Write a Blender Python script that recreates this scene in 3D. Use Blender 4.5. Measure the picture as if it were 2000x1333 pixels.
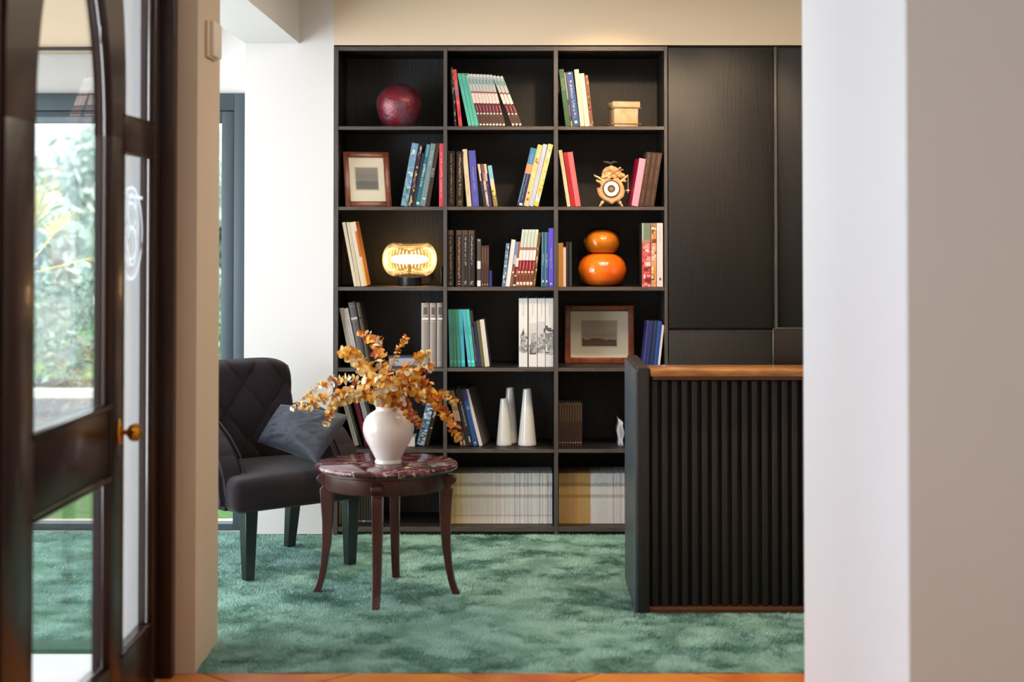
import bpy, bmesh, math, random
import numpy as np
from mathutils import Vector, Matrix, noise
random.seed(7); RNG = np.random.default_rng(11)
for o in list(bpy.data.objects): bpy.data.objects.remove(o, do_unlink=True)
S = bpy.context.scene
COL = S.collection
PI = math.pi
# ------------------------------------------------------------------ camera
F = 3200.0; EYE = 1.5; PY0 = 362.0; PITCH = math.atan(70/3200)
cd = bpy.data.cameras.new('camera'); cam = bpy.data.objects.new('camera', cd); COL.objects.link(cam)
cam.location = (0, 0, EYE); cam.rotation_euler = (PI/2+PITCH, 0, 0)
cd.sensor_width = 36; cd.lens = 57.6; cd.shift_y = -(666.5-PY0)/2000
cd.dof.use_dof = True; cd.dof.focus_distance = 7.5; cd.dof.aperture_fstop = 2.0
cd.clip_start = .05; cd.clip_end = 200
S.camera = cam
def P(px, py, Y):
    rx = (px-1000)/F; ry = -(py-PY0)/F
    dy = math.cos(PITCH)-ry*math.sin(PITCH); dz = math.sin(PITCH)+ry*math.cos(PITCH)
    t = Y/dy
    return Vector((rx*t, Y, EYE+dz*t))
def X(px, Y, py=560): return P(px, py, Y).x
def Z(py, Y): return P(1000, py, Y).z
# ------------------------------------------------------------------ world, lights, exposure
S.view_settings.view_transform = 'Standard'; S.view_settings.look = 'None'
S.view_settings.gamma = 1; S.view_settings.use_curve_mapping = False
S.view_settings.exposure = 0.12
w = bpy.data.worlds.new('sky'); S.world = w; w.use_nodes = True
nt = w.node_tree; bg = nt.nodes['Background']
sk = nt.nodes.new('ShaderNodeTexSky'); sk.sky_type = 'HOSEK_WILKIE'; sk.turbidity = 6; sk.sun_direction = (-.5, .3, .8)
mx = nt.nodes.new('ShaderNodeMix'); mx.data_type = 'RGBA'; mx.inputs[0].default_value = .75
nt.links.new(sk.outputs[0], mx.inputs[6]); mx.inputs[7].default_value = (1, 1.02, 1.05, 1)
nt.links.new(mx.outputs[2], bg.inputs[0]); bg.inputs[1].default_value = 2.8
def area(name, loc, rot, sx, sy, power, col):
    l = bpy.data.lights.new(name, 'AREA'); l.shape = 'RECTANGLE'; l.size = sx; l.size_y = sy; l.energy = power; l.color = col
    o = bpy.data.objects.new(name, l); COL.objects.link(o); o.location = loc; o.rotation_euler = rot; return o
def spot(name, loc, target, power, col, ang=70, blend=.6, size=.03):
    l = bpy.data.lights.new(name, 'SPOT'); l.energy = power; l.color = col; l.spot_size = math.radians(ang); l.spot_blend = blend; l.shadow_soft_size = size
    o = bpy.data.objects.new(name, l); COL.objects.link(o); o.location = loc
    d = Vector(target)-Vector(loc); o.rotation_euler = d.to_track_quat('-Z', 'Y').to_euler(); return o
COOL = (.86, .93, 1.0); WARM = (1.0, .70, .42); SOFT = (1.0, .93, .84)
area('daylight_boost_left', (-3.9, 6.2, 1.25), (0, -PI/2, 0), 2.2, 3.2, 85, COOL)     # added area light boosting the daylight from the open left side
area('daylight_boost_entrance', (-3.6, 3.6, 1.3), (0, -PI/2, 0), 2.2, 2.2, 120, (.80, .88, 1.0))            # added area light boosting the entrance daylight on the right wall
area('daylight_back_window', (-2.35, 7.86, 1.1), (-PI/2, 0, 0), 1.7, 1.8, 20, COOL)
area('hall_ceiling_lamp', (.3, 1.5, 2.68), (0, 0, 0), 1.6, 1.6, 13, (1, .80, .58))
area('lounge_ceiling_lamp', (.6, 6.4, 2.68), (0, 0, 0), 1.4, 1.2, 30, (1, .88, .72))
DL = [(-.25, 7.25), (.42, 7.2), (1.0, 7.2), (.85, 5.95)]
spot('downlight', (-.25, 7.25, 2.66), (-.22, 7.2, 0), 150, (1, .74, .44), 44)
spot('downlight', (.45, 6.75, 2.66), (.45, 7.88, 1.65), 80, WARM, 62)
spot('downlight', (1.0, 6.9, 2.66), (1.02, 7.88, 1.6), 34, WARM, 62)
spot('downlight', (.85, 6.0, 2.66), (.85, 5.85, 0), 110, (1, .74, .44), 44)
sun = bpy.data.lights.new('sun', 'SUN'); sun.energy = 5; sun.angle = .05; sun.color = (1, .95, .86)
so = bpy.data.objects.new('sun', sun); COL.objects.link(so); so.rotation_euler = (math.radians(38), 0, math.radians(35)); so.location = (-8, 12, 9)
# ------------------------------------------------------------------ materials
def lin(c):
    r = []
    for v in c[:3]:
        v /= 255.0; r.append(v/12.92 if v <= .04045 else ((v+.055)/1.055)**2.4)
    return (*r, 1)
MC = {}
def M(rgb, rough=.5, metal=0, coat=0, bump=0, bscale=60, var=0, vscale=6, stretch=None, rgb2=None, sheen=0, spec=.5, name=None, detail=4, contrast=(.3, .7)):
    key = (tuple(rgb), rough, metal, coat, bump, bscale, var, vscale, stretch, rgb2, sheen, spec, contrast)
    if key in MC: return MC[key]
    m = bpy.data.materials.new(name or 'mat'); m.use_nodes = True; n = m.node_tree.nodes; L = m.node_tree.links
    b = n['Principled BSDF']; b.inputs['Base Color'].default_value = lin(rgb); b.inputs['Roughness'].default_value = rough
    b.inputs['Metallic'].default_value = metal; b.inputs['Coat Weight'].default_value = coat; b.inputs['Coat Roughness'].default_value = .06
    b.inputs['Sheen Weight'].default_value = sheen; b.inputs['Specular IOR Level'].default_value = spec
    if var or rgb2 or bump:
        tc = n.new('ShaderNodeTexCoord'); mp = n.new('ShaderNodeMapping'); L.new(tc.outputs['Object'], mp.inputs[0])
        if stretch: mp.inputs['Scale'].default_value = stretch
    if var or rgb2:
        t = n.new('ShaderNodeTexNoise'); t.inputs['Scale'].default_value = vscale; t.inputs['Detail'].default_value = detail
        L.new(mp.outputs[0], t.inputs[0])
        rp = n.new('ShaderNodeValToRGB'); L.new(t.outputs[0], rp.inputs[0])
        rp.color_ramp.elements[0].position = contrast[0]; rp.color_ramp.elements[1].position = contrast[1]
        c1 = lin(rgb); c2 = lin(rgb2) if rgb2 else tuple(min(1, v*(1-var)) for v in c1[:3])+(1,)
        rp.color_ramp.elements[0].color = c1; rp.color_ramp.elements[1].color = c2
        L.new(rp.outputs[0], b.inputs['Base Color'])
    if bump:
        t2 = n.new('ShaderNodeTexNoise'); t2.inputs['Scale'].default_value = bscale; t2.inputs['Detail'].default_value = 5
        L.new(mp.outputs[0], t2.inputs[0]); bp = n.new('ShaderNodeBump'); bp.inputs['Strength'].default_value = bump; bp.inputs['Distance'].default_value = .004
        L.new(t2.outputs[0], bp.inputs['Height']); L.new(bp.outputs[0], b.inputs['Normal'])
    MC[key] = m; return m
def glassy(name, tint=(1, 1, 1), refl=1.0, diffuse=0, dcol=(1, 1, 1), rough=.0, ior=1.5, bumpy=0):
    m = bpy.data.materials.new(name); m.use_nodes = True; n = m.node_tree.nodes; L = m.node_tree.links
    n.remove(n['Principled BSDF']); out = n['Material Output']
    tr = n.new('ShaderNodeBsdfTransparent'); tr.inputs[0].default_value = (*tint, 1)
    gl = n.new('ShaderNodeBsdfGlossy'); gl.inputs['Roughness'].default_value = rough
    fr = n.new('ShaderNodeFresnel'); fr.inputs[0].default_value = ior
    mu = n.new('ShaderNodeMath'); mu.operation = 'MULTIPLY'; mu.inputs[1].default_value = refl; L.new(fr.outputs[0], mu.inputs[0])
    mix = n.new('ShaderNodeMixShader'); L.new(mu.outputs[0], mix.inputs[0]); L.new(gl.outputs[0], mix.inputs[2])
    if diffuse:
        df = n.new('ShaderNodeBsdfDiffuse'); df.inputs[0].default_value = (*dcol, 1)
        tl = n.new('ShaderNodeBsdfTranslucent'); tl.inputs[0].default_value = (*dcol, 1)
        m1 = n.new('ShaderNodeMixShader'); m1.inputs[0].default_value = .5; L.new(df.outputs[0], m1.inputs[1]); L.new(tl.outputs[0], m1.inputs[2])
        m2 = n.new('ShaderNodeMixShader'); m2.inputs[0].default_value = diffuse; L.new(tr.outputs[0], m2.inputs[1]); L.new(m1.outputs[0], m2.inputs[2])
        L.new(m2.outputs[0], mix.inputs[1])
    else: L.new(tr.outputs[0], mix.inputs[1])
    if bumpy:
        tc = n.new('ShaderNodeTexCoord'); wv = n.new('ShaderNodeTexNoise'); wv.inputs['Scale'].default_value = bumpy
        L.new(tc.outputs['Object'], wv.inputs[0]); bp = n.new('ShaderNodeBump'); bp.inputs['Strength'].default_value = .3; bp.inputs['Distance'].default_value = .002
        L.new(wv.outputs[0], bp.inputs['Height']); L.new(bp.outputs[0], gl.inputs['Normal']); L.new(bp.outputs[0], fr.inputs['Normal'])
    L.new(mix.outputs[0], out.inputs[0]); return m
def emit(name, rgb, st):
    m = bpy.data.materials.new(name); m.use_nodes = True; n = m.node_tree.nodes
    b = n['Principled BSDF']; b.inputs['Base Color'].default_value = lin(rgb); b.inputs['Emission Color'].default_value = lin(rgb); b.inputs['Emission Strength'].default_value = st
    return m
def marble():
    m = bpy.data.materials.new('burgundy_marble'); m.use_nodes = True; n = m.node_tree.nodes; L = m.node_tree.links; b = n['Principled BSDF']
    tc = n.new('ShaderNodeTexCoord'); mp = n.new('ShaderNodeMapping'); L.new(tc.outputs['Object'], mp.inputs[0]); mp.inputs['Scale'].default_value = (1, 1.6, 1); mp.inputs['Rotation'].default_value = (0, 0, .5)
    a = n.new('ShaderNodeTexNoise'); a.inputs['Scale'].default_value = 7; a.inputs['Detail'].default_value = 8; a.inputs['Distortion'].default_value = 1.4; L.new(mp.outputs[0], a.inputs[0])
    r = n.new('ShaderNodeValToRGB'); L.new(a.outputs[0], r.inputs[0]); e = r.color_ramp.elements
    e[0].position = .25; e[0].color = lin((34, 12, 18)); e[1].position = .5; e[1].color = lin((74, 30, 40))
    for p, c in ((.56, (134, 84, 92)), (.59, (78, 32, 42)), (.72, (150, 108, 116)), (.8, (100, 44, 52))):
        q = e.new(p); q.color = lin(c)
    v = n.new('ShaderNodeTexVoronoi'); v.feature = 'DISTANCE_TO_EDGE'; v.inputs['Scale'].default_value = 4.5
    ad = n.new('ShaderNodeMixRGB'); ad.inputs[0].default_value = .25; L.new(mp.outputs[0], ad.inputs[1]); L.new(a.outputs[1], ad.inputs[2]); L.new(ad.outputs[0], v.inputs[0])
    r2 = n.new('ShaderNodeValToRGB'); L.new(v.outputs[0], r2.inputs[0]); r2.color_ramp.elements[0].position = .004; r2.color_ramp.elements[1].position = .022
    r2.color_ramp.elements[0].color = (1, 1, 1, 1); r2.color_ramp.elements[1].color = (0, 0, 0, 1)
    mx2 = n.new('ShaderNodeMixRGB'); L.new(r2.outputs[0], mx2.inputs[0]); L.new(r.outputs[0], mx2.inputs[1]); mx2.inputs[2].default_value = lin((205, 170, 160))
    L.new(mx2.outputs[0], b.inputs['Base Color']); b.inputs['Roughness'].default_value = .09; b.inputs['Coat Weight'].default_value = .3
    return m
PLASTER = M((220, 217, 214), .85, bump=.06, bscale=180, name='white_plaster')
PLASTER_W = M((208, 186, 160), .85, bump=.08, bscale=160, name='beige_plaster')
PLASTER_L = M((226, 206, 178), .85, bump=.06, bscale=160, name='cream_plaster')
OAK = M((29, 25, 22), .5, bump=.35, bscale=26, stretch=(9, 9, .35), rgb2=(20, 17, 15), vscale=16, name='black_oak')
OAKE_LIT = M((90, 82, 77), .42, bump=.2, bscale=30, stretch=(1.2, 1, 9), rgb2=(70, 62, 57), vscale=14, name='black_oak_edge_lit')  # black oak with the daylight on its shelf edges put into the colour
OAKV_LIT = M((86, 80, 77), .42, bump=.2, bscale=30, stretch=(9, 1, .5), rgb2=(68, 62, 59), vscale=14, name='black_oak_upright_lit')  # same oak, coloured lighter for the daylight falling on the upright fronts
OAKD = M((29, 24, 21), .52, bump=.3, bscale=26, stretch=(9, 9, .3), rgb2=(22, 18, 15), vscale=16, name='black_oak_door')
MAHOG = M((44, 17, 10), .3, coat=.12, spec=.35, stretch=(3, 3, .4), rgb2=(28, 11, 7), vscale=9, name='varnished_mahogany')
MAHOGT = M((78, 38, 34), .34, coat=.15, stretch=(3, 3, .5), rgb2=(54, 24, 22), vscale=14, name='table_mahogany')
BRASS = M((205, 140, 50), .2, metal=1, name='brass')
BRASSD = M((150, 110, 70), .35, metal=1, name='old_brass')
STEEL = M((70, 66, 62), .35, metal=.8, name='lock_steel')
GLASS = glassy('clear_glass', (.98, .995, .99), .42)
ALU = M((66, 78, 84), .45, metal=.2, name='grey_aluminium')
# ------------------------------------------------------------------ mesh builder
class MB:
    def __init__(s): s.v = []; s.f = []; s.mi = []; s.mats = []; s.sm = []
    def m(s, mat):
        if mat not in s.mats: s.mats.append(mat)
        return s.mats.index(mat)
    def face(s, pts, mat, smooth=False):
        b = len(s.v); s.v += [tuple(p) for p in pts]; s.f.append(tuple(range(b, b+len(pts)))); s.mi.append(s.m(mat)); s.sm.append(smooth)
    def grid(s, rows, mat, closeu=False, closev=False, smooth=True, capu=False):
        b = len(s.v); nr = len(rows); nc = len(rows[0]); k = s.m(mat)
        for r in rows: s.v += [tuple(p) for p in r]
        for i in range(nr-1+(1 if closev else 0)):
            for j in range(nc-1+(1 if closeu else 0)):
                a = b+(i % nr)*nc+j % nc; c = b+((i+1) % nr)*nc+(j+1) % nc
                s.f.append((a, b+(i % nr)*nc+(j+1) % nc, c, b+((i+1) % nr)*nc+j % nc)); s.mi.append(k); s.sm.append(smooth)
        if capu:
            s.f.append(tuple(b+j for j in range(nc))[::-1]); s.mi.append(k); s.sm.append(False)
            s.f.append(tuple(b+(nr-1)*nc+j for j in range(nc))); s.mi.append(k); s.sm.append(False)
        return s
    def box(s, x0, x1, y0, y1, z0, z1, mat, bev=0):
        if bev > 0:
            return s.bbox(x0, x1, y0, y1, z0, z1, mat, bev)
        b = len(s.v); k = s.m(mat)
        s.v += [(x0, y0, z0), (x1, y0, z0), (x1, y1, z0), (x0, y1, z0), (x0, y0, z1), (x1, y0, z1), (x1, y1, z1), (x0, y1, z1)]
        for f in ((0, 3, 2, 1), (4, 5, 6, 7), (0, 1, 5, 4), (1, 2, 6, 5), (2, 3, 7, 6), (3, 0, 4, 7)):
            s.f.append(tuple(b+i for i in f)); s.mi.append(k); s.sm.append(False)
        return s
    def bbox(s, x0, x1, y0, y1, z0, z1, mat, bev, seg=2):
        bm = bmesh.new(); bmesh.ops.create_cube(bm, size=1)
        for v in bm.verts: v.co = Vector(((x0+x1)/2+v.co.x*(x1-x0), (y0+y1)/2+v.co.y*(y1-y0), (z0+z1)/2+v.co.z*(z1-z0)))
        bmesh.ops.bevel(bm, geom=bm.edges[:], offset=bev, segments=seg, affect='EDGES', profile=.5)
        s.addbm(bm, mat, seg > 1); return s
    def addbm(s, bm, mat, smooth=True):
        b = len(s.v); k = s.m(mat); bm.verts.index_update()
        s.v += [tuple(v.co) for v in bm.verts]
        for f in bm.faces: s.f.append(tuple(b+v.index for v in f.verts)); s.mi.append(k); s.sm.append(smooth)
        bm.free()
    def lathe(s, prof, mat, c=(0, 0, 0), n=40, smooth=True, capb=True, capt=False, rib=0, ribn=0, sx=1, sy=1):
        rows = []
        for r, z in prof:
            row = []
            for j in range(n):
                a = 2*PI*j/n; rr = r*(1+(rib*math.cos(ribn*a) if ribn else 0))
                row.append((c[0]+rr*math.cos(a)*sx, c[1]+rr*math.sin(a)*sy, c[2]+z))
            rows.append(row)
        b = len(s.v); s.grid(rows, mat, closeu=True, smooth=smooth); k = s.m(mat)
        if capb and prof[0][0] > 1e-5: s.f.append(tuple(b+j for j in range(n))[::-1]); s.mi.append(k); s.sm.append(False)
        if capt and prof[-1][0] > 1e-5: s.f.append(tuple(b+(len(prof)-1)*n+j for j in range(n))); s.mi.append(k); s.sm.append(False)
        return s
    def tube(s, pts, rad, mat, n=8, closed=False, sc=(1, 1)):
        pts = [Vector(p) for p in pts]; rows = []; N = len(pts); up = Vector((0, 0, 1))
        for i, p in enumerate(pts):
            if closed: d = pts[(i+1) % N]-pts[i-1]
            else: d = pts[min(i+1, N-1)]-pts[max(i-1, 0)]
            d.normalize(); a = d.cross(up if abs(d.z) < .95 else Vector((0, 1, 0))).normalized(); bb = d.cross(a).normalized()
            r = rad[i] if isinstance(rad, (list, tuple)) else rad
            rows.append([p+a*(r*sc[0]*math.cos(2*PI*j/n))+bb*(r*sc[1]*math.sin(2*PI*j/n)) for j in range(n)])
        s.grid(rows, mat, closeu=True, closev=closed, capu=not closed); return s
    def prism(s, pts, y0, y1, mat, axis='y', smooth=False):
        def q(p, t):
            return (p[0], t, p[1]) if axis == 'y' else ((t, p[0], p[1]) if axis == 'x' else (p[0], p[1], t))
        a = [q(p, y0) for p in pts]; c = [q(p, y1) for p in pts]; n = len(pts)
        s.face(a, mat); s.face(c[::-1], mat)
        for i in range(n):
            j = (i+1) % n; s.face([a[i], c[i], c[j], a[j]][::-1], mat, smooth)
        return s
    def ball(s, c, r, mat, n=12, sc=(1, 1, 1)):
        rows = []
        for i in range(n//2+1):
            t = -PI/2+PI*i/(n//2); row = []
            for j in range(n):
                a = 2*PI*j/n; row.append((c[0]+r*sc[0]*math.cos(t)*math.cos(a), c[1]+r*sc[1]*math.cos(t)*math.sin(a), c[2]+r*sc[2]*math.sin(t)))
            rows.append(row)
        s.grid(rows, mat, closeu=True); return s
    def build(s, name, parent=None, weld=True):
        me = bpy.data.meshes.new(name); me.from_pydata(s.v, [], s.f)
        for m_ in s.mats: me.materials.append(m_)
        me.polygons.foreach_set('material_index', s.mi); me.polygons.foreach_set('use_smooth', s.sm)
        me.update()
        o = bpy.data.objects.new(name, me); COL.objects.link(o)
        if parent: o.parent = parent
        me.set_sharp_from_angle(angle=math.radians(38))
        if weld:
            bm = bmesh.new(); bm.from_mesh(me); bmesh.ops.remove_doubles(bm, verts=bm.verts, dist=1e-6); bmesh.ops.recalc_face_normals(bm, faces=bm.faces); bm.to_mesh(me); bm.free(); me.set_sharp_from_angle(angle=math.radians(38))
        return o
def tag(o, label, cat, group=None):
    o['label'] = label; o['category'] = cat
    if group: o['group'] = group
    return o
def thing(name, label, cat, loc=(0, 0, 0), rot=(0, 0, 0), group=None):
    o = bpy.data.objects.new(name, None); COL.objects.link(o); o.location = loc; o.rotation_euler = rot; o.empty_display_size = .05
    return tag(o, label, cat, group)
def struct(name, mb, parent=None):
    o = mb.build(name, parent)
    if not parent: o['kind'] = 'structure'
    return o
def B(*a, **k): return MB().box(*a, **k)
# ------------------------------------------------------------------ setting
YF = 7.88; YW = 8.0
CEIL = 2.75
xa = X(651, YF); xw = X(477, YF)
zt = Z(88, YF)
mb = MB(); mb.box(xw, xa, YF, YF+.5, 0, CEIL, PLASTER); mb.box(xa, 3.0, YF, YF+.5, zt, CEIL, PLASTER_L); mb.box(2.2, 3.0, YF, YF+.5, 0, zt, PLASTER_L)
struct('wall_back', mb)
# window wall at the back left: white wall above a wide dark framed window
zh = Z(183, YW)
mb = MB(); mb.box(-3.4, xw-.001, YW, YW+.2, zh, CEIL, PLASTER); mb.box(-3.4, -2.95, YW, YW+.2, 0, zh, PLASTER)
struct('wall_window', mb)
zs = P(520, 85, YF).z
struct('trim_1', B(X(480, YF, 85), X(585, YF, 85), 5.9, YF-.001, zs, CEIL-.001, PLASTER))         # dropped beam
struct('ceiling', B(-3.4, 3.0, -1.6, YF+.6, CEIL, CEIL+.1, PLASTER))
struct('trim_2', B(-3.38, -1.6, 7.66, 7.99, Z(92, 7.66), CEIL-.001, PLASTER_W))                       # pelmet beam above the window
mbk = B(-3.36, -1.62, 7.64, 7.66, Z(98, 7.64), Z(91, 7.64), M((30, 26, 26), .5)); o = mbk.build('curtain_rail'); tag(o, 'thin black curtain rail under the beam above the garden window', 'rail')
struct('pillar_left', B(-1.36, -1.054, 5.482, 5.9, -.02, CEIL-.001, PLASTER_W))
struct('pillar_left_daylit', B(-1.36, -1.212, 5.470, 5.4815, -.003, 2.70, PLASTER))  # added white sheet: porch daylight on the pillar front put into its colour
struct('wall_right', MB().box(.923, 2.9, 3.83, 5.2, -.02, CEIL-.001, M((218, 219, 224), .85, bump=.05, bscale=160, name='pale_plaster')))
struct('wall_far_right', B(2.9, 3.0, -1.5, YF, -.02, CEIL-.001, PLASTER_L))
struct('light_block_left', B(-3.4, -3.3, -1.5, 2.2, -.02, CEIL-.001, PLASTER_W))  # unseen wall added to keep daylight off the front-facing surfaces
struct('wall_rear', B(-3.4, 2.9, -1.6, -1.5, -.02, CEIL-.001, PLASTER_W))
# window frame with sash and panes
mb = MB(); xr = xw-.002; yq = YW-.03
fr = MB()
fr.box(xr-.065, xr, yq, yq+.08, 0.0, zh, ALU, bev=.003); fr.box(-2.95, xr-.065, yq, yq+.08, Z(216, yq), zh, ALU, bev=.003)
fr.box(-2.95, -2.88, yq, yq+.08, 0, Z(216, yq), ALU); fr.box(-2.88, xr-.065, yq, yq+.08, 0, Z(1024, yq), ALU)
wf = struct('window_1', fr)
sf = MB(); sx1 = xr-.067; sx0 = X(431, yq)
sf.box(sx0, sx1, yq+.012, yq+.066, Z(960, yq), Z(217, yq), ALU, bev=.003)
sf.box(-2.88, sx0, yq+.012, yq+.066, Z(240, yq), Z(217, yq), ALU, bev=.003)
sf.build('sash', wf)
MB().box(-2.88, sx1, yq+.03, yq+.036, Z(1024, yq)+.001, Z(241, yq), GLASS).build('pane', wf)
# pale entrance floor on the left, terracotta tiles on the right, subfloor
struct('floor', B(-3.4, 3.0, -1.6, YF+.5, -.12, -.016, M((214, 205, 190), .7, name='grout')))
flr = bpy.data.objects['floor']
PAL = M((196, 196, 200), .35, var=.12, vscale=3, name='pale_stone')
for i in range(3):
    for j in range(12):
        x0 = -3.38+i*.74; y0 = -1.3+j*.585
        if y0+.58 > 5.78: continue
        if x0 > -1.9: B(x0+.002, min(x0+.738, -1.21), y0+.002, y0+.583, -.016, -.004, PAL).build('stone_tile', flr)
        else: B(x0+.002, x0+.738, y0+.002, y0+.583, -.016, -.004, PAL).build('stone_tile', flr)
def clip(poly, ax, val, keep_less):
    out = []
    for i in range(len(poly)):
        a = poly[i]; b = poly[(i+1) % len(poly)]
        ia = (a[ax] <= val) == keep_less; ib = (b[ax] <= val) == keep_less
        if ia: out.append(a)
        if ia != ib:
            t = (val-a[ax])/(b[ax]-a[ax]); out.append((a[0]+t*(b[0]-a[0]), a[1]+t*(b[1]-a[1])))
    return out
TS = .5775; s2 = math.sqrt(.5); cx, cy = -.3673, 5.461+.1822
for i in range(-9, 10):
    for j in range(-9, 10):
        g = .004; q = []
        for (a, b) in ((i*TS+g, j*TS+g), ((i+1)*TS-g, j*TS+g), ((i+1)*TS-g, (j+1)*TS-g), (i*TS+g, (j+1)*TS-g)):
            q.append((cx+(a-b)*s2, cy+(a+b)*s2-0*TS))
        q = clip(q, 0, -1.19, False)
        if len(q) > 2: q = clip(q, 0, 1.5, True)
        if len(q) > 2: q = clip(q, 1, 5.4845, True)
        if len(q) > 2: q = clip(q, 1, 2.6, False)
        if len(q) < 3: continue
        c = random.choice(((186, 92, 42), (196, 112, 52), (178, 84, 44), (202, 122, 62)))
        mt = M(c, .32, rgb2=(212, 140, 60), vscale=5, bump=.15, bscale=30, contrast=(.35, .8), name='terracotta')
        MB().prism(q, -.016, -.006, mt, axis='z').build('tile', flr)
# ------------------------------------------------------------------ carpet with real pile
def vnoise(x, y, sc, seed):
    r = np.random.default_rng(seed); g = r.random((64, 64))
    u = x*sc+100; v = y*sc+100; iu = np.floor(u).astype(int); iv = np.floor(v).astype(int); fu = u-iu; fv = v-iv
    fu = fu*fu*(3-2*fu); fv = fv*fv*(3-2*fv)
    def G(a, b): return g[a % 64, b % 64]
    return (G(iu, iv)*(1-fu)+G(iu+1, iv)*fu)*(1-fv)+(G(iu, iv+1)*(1-fu)+G(iu+1, iv+1)*fu)*fv
CARP = M((124, 158, 140), 1.0, sheen=.1, rgb2=(90, 124, 106), vscale=5, detail=8, contrast=(.38, .66), bump=.8, bscale=260, spec=.1, name='green_carpet')
def carpet_base(name, x0, x1, y0, y1, mat, parent=None):
    nx = int((x1-x0)/.03); ny = int((y1-y0)/.03); rows = []
    for i in range(ny+1):
        row = []
        for j in range(nx+1):
            x = x0+(x1-x0)*j/nx; y = y0+(y1-y0)*i/ny
            row.append((x, y, -.005+.004*noise.noise(Vector((x*5, y*8, 0)))+.002*noise.noise(Vector((x*16, y*22, 3)))))
        rows.append(row)
    m_ = MB(); m_.grid(rows, mat)
    m_.box(x0, x1, y0, y1, -.016, -.011, mat)
    e = MB
    m_.box(x0, x1, y0, y0+.004, -.016, -.007, mat)
    return m_.build(name, parent, weld=False)
ct = thing('carpet', 'deep green mottled carpet covering the lounge floor', 'carpet')
carpet_base('backing', -1.053, 2.88, 5.485, YF-.001, CARP, ct)
carpet_base('backing', -3.35, -1.0531, 5.902, YW-.04, CARP, ct).name = 'backing'
def pile(name, x0, x1, y0, y1, n, parent, mat, hh=.011):
    x = RNG.uniform(x0, x1, n); y = RNG.uniform(y0, y1, n); z = np.full(n, -.008)
    q1 = vnoise(x, y, 6.1, 1)+.55*vnoise(x, y, 14, 2)+.35*vnoise(x, y, 33, 3); q2 = vnoise(x+vnoise(x, y, 7, 9)*.1, y, 6.6, 5)+.6*vnoise(x, y, 16, 6)+.4*vnoise(x, y, 38, 7)
    L1 = np.clip((q1-.95)*3, -1, 1); L2 = np.clip((q2-.84)*4, -.9, .9)
    a = RNG.uniform(0, 2*PI, n); w_ = RNG.uniform(.0014, .0028, n); h = hh*RNG.uniform(.7, 1.15, n)
    lx = L1*.8*h+RNG.normal(0, .3, n)*h; ly = L2*1.0*h+RNG.normal(0, .25, n)*h
    V = np.zeros((n, 3, 3)); V[:, 0] = np.stack([x-np.cos(a)*w_, y-np.sin(a)*w_, z], 1); V[:, 1] = np.stack([x+np.cos(a)*w_, y+np.sin(a)*w_, z], 1)
    V[:, 2] = np.stack([x+lx, y+ly, z+h], 1)
    me = bpy.data.meshes.new(name); me.vertices.add(n*3); me.vertices.foreach_set('co', V.reshape(-1).astype(np.float32))
    me.loops.add(n*3); me.loops.foreach_set('vertex_index', np.arange(n*3, dtype=np.int32)); me.polygons.add(n)
    me.polygons.foreach_set('loop_start', np.arange(0, n*3, 3, dtype=np.int32)); me.update(calc_edges=True); me.materials.append(mat)
    o = bpy.data.objects.new(name, me); COL.objects.link(o); o.parent = parent; o['kind'] = 'stuff'; return o
PILE = M((152, 190, 180), .9, sheen=.1, rgb2=(112, 152, 140), vscale=6, detail=7, contrast=(.4, .62), spec=.1, name='carpet_pile')
pile('pile', -1.053, 1.6, 5.487, 7.87, 430000, ct, PILE)
pile('pile', -3.2, -1.053, 5.903, 7.95, 200000, ct, PILE)
mt_ = B(-3.35, -1.37, 5.77, 5.895, -.016, .0, M((50, 84, 70), .95, bump=.6, bscale=200, name='carpet_green_dark')).build('dark_carpet_strip'); tag(mt_, 'added darker green carpet strip between the pale floor and the carpet, behind the arched door', 'mat')  # added strip: tone step of a glass reflection put into darker carpet colour
# ------------------------------------------------------------------ bookcase
Vx = [(652, 660), (866, 873), (1082, 1090), (1298, 1304)]
Hy = [(91, 99), (247, 253.5), (404, 410.5), (561, 568), (719, 726), (878, 885), (1030, 1039)]
YB = YF+.40
bc = thing('bookcase', 'black oak built-in bookcase, three compartments wide and six high', 'bookcase', (X(975, YF), YF, 0))
def loc_child(mb_, name, parent):
    o = mb_.build(name, parent); o.matrix_parent_inverse = Matrix.Translation(-parent.location); return o
def lc(o, parent):
    o.parent = parent; o.matrix_parent_inverse = Matrix.Translation(-Vector(parent.location)); return o
for i, (a, b) in enumerate(Vx):
    m_ = MB(); x0 = X(a, YF); x1 = X(b, YF); m_.box(x0, x1, YF+.004, YB, 0.0, Z(91, YF), OAK); m_.box(x0, x1, YF-.002, YF+.004, 0.0, Z(91, YF), OAKV_LIT)
    loc_child(m_, 'upright', bc)
for a, b in Hy:
    for k in range(3):
        x0 = X(Vx[k][1], YF)+.0005; x1 = X(Vx[k+1][0], YF)-.0005
        m_ = MB(); m_.box(x0, x1, YF+.006, YB, Z(b, YF), Z(a, YF), OAK); m_.box(x0, x1, YF+.001, YF+.006, Z(b, YF), Z(a, YF), OAKE_LIT)
        loc_child(m_, 'shelf', bc)
loc_child(B(X(652, YF), X(1304, YF), YB, YB+.02, 0.0, Z(91, YF), OAK), 'back_panel', bc)
loc_child(B(X(660, YF), X(1298, YF), YF+.03, YF+.05, 0.0, Z(1039, YF)-.001, M((16, 14, 12), .6)), 'plinth', bc)
ZS = [Z(Hy[k][0], YF) for k in range(1, 7)]      # shelf top of each row 1..6
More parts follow.
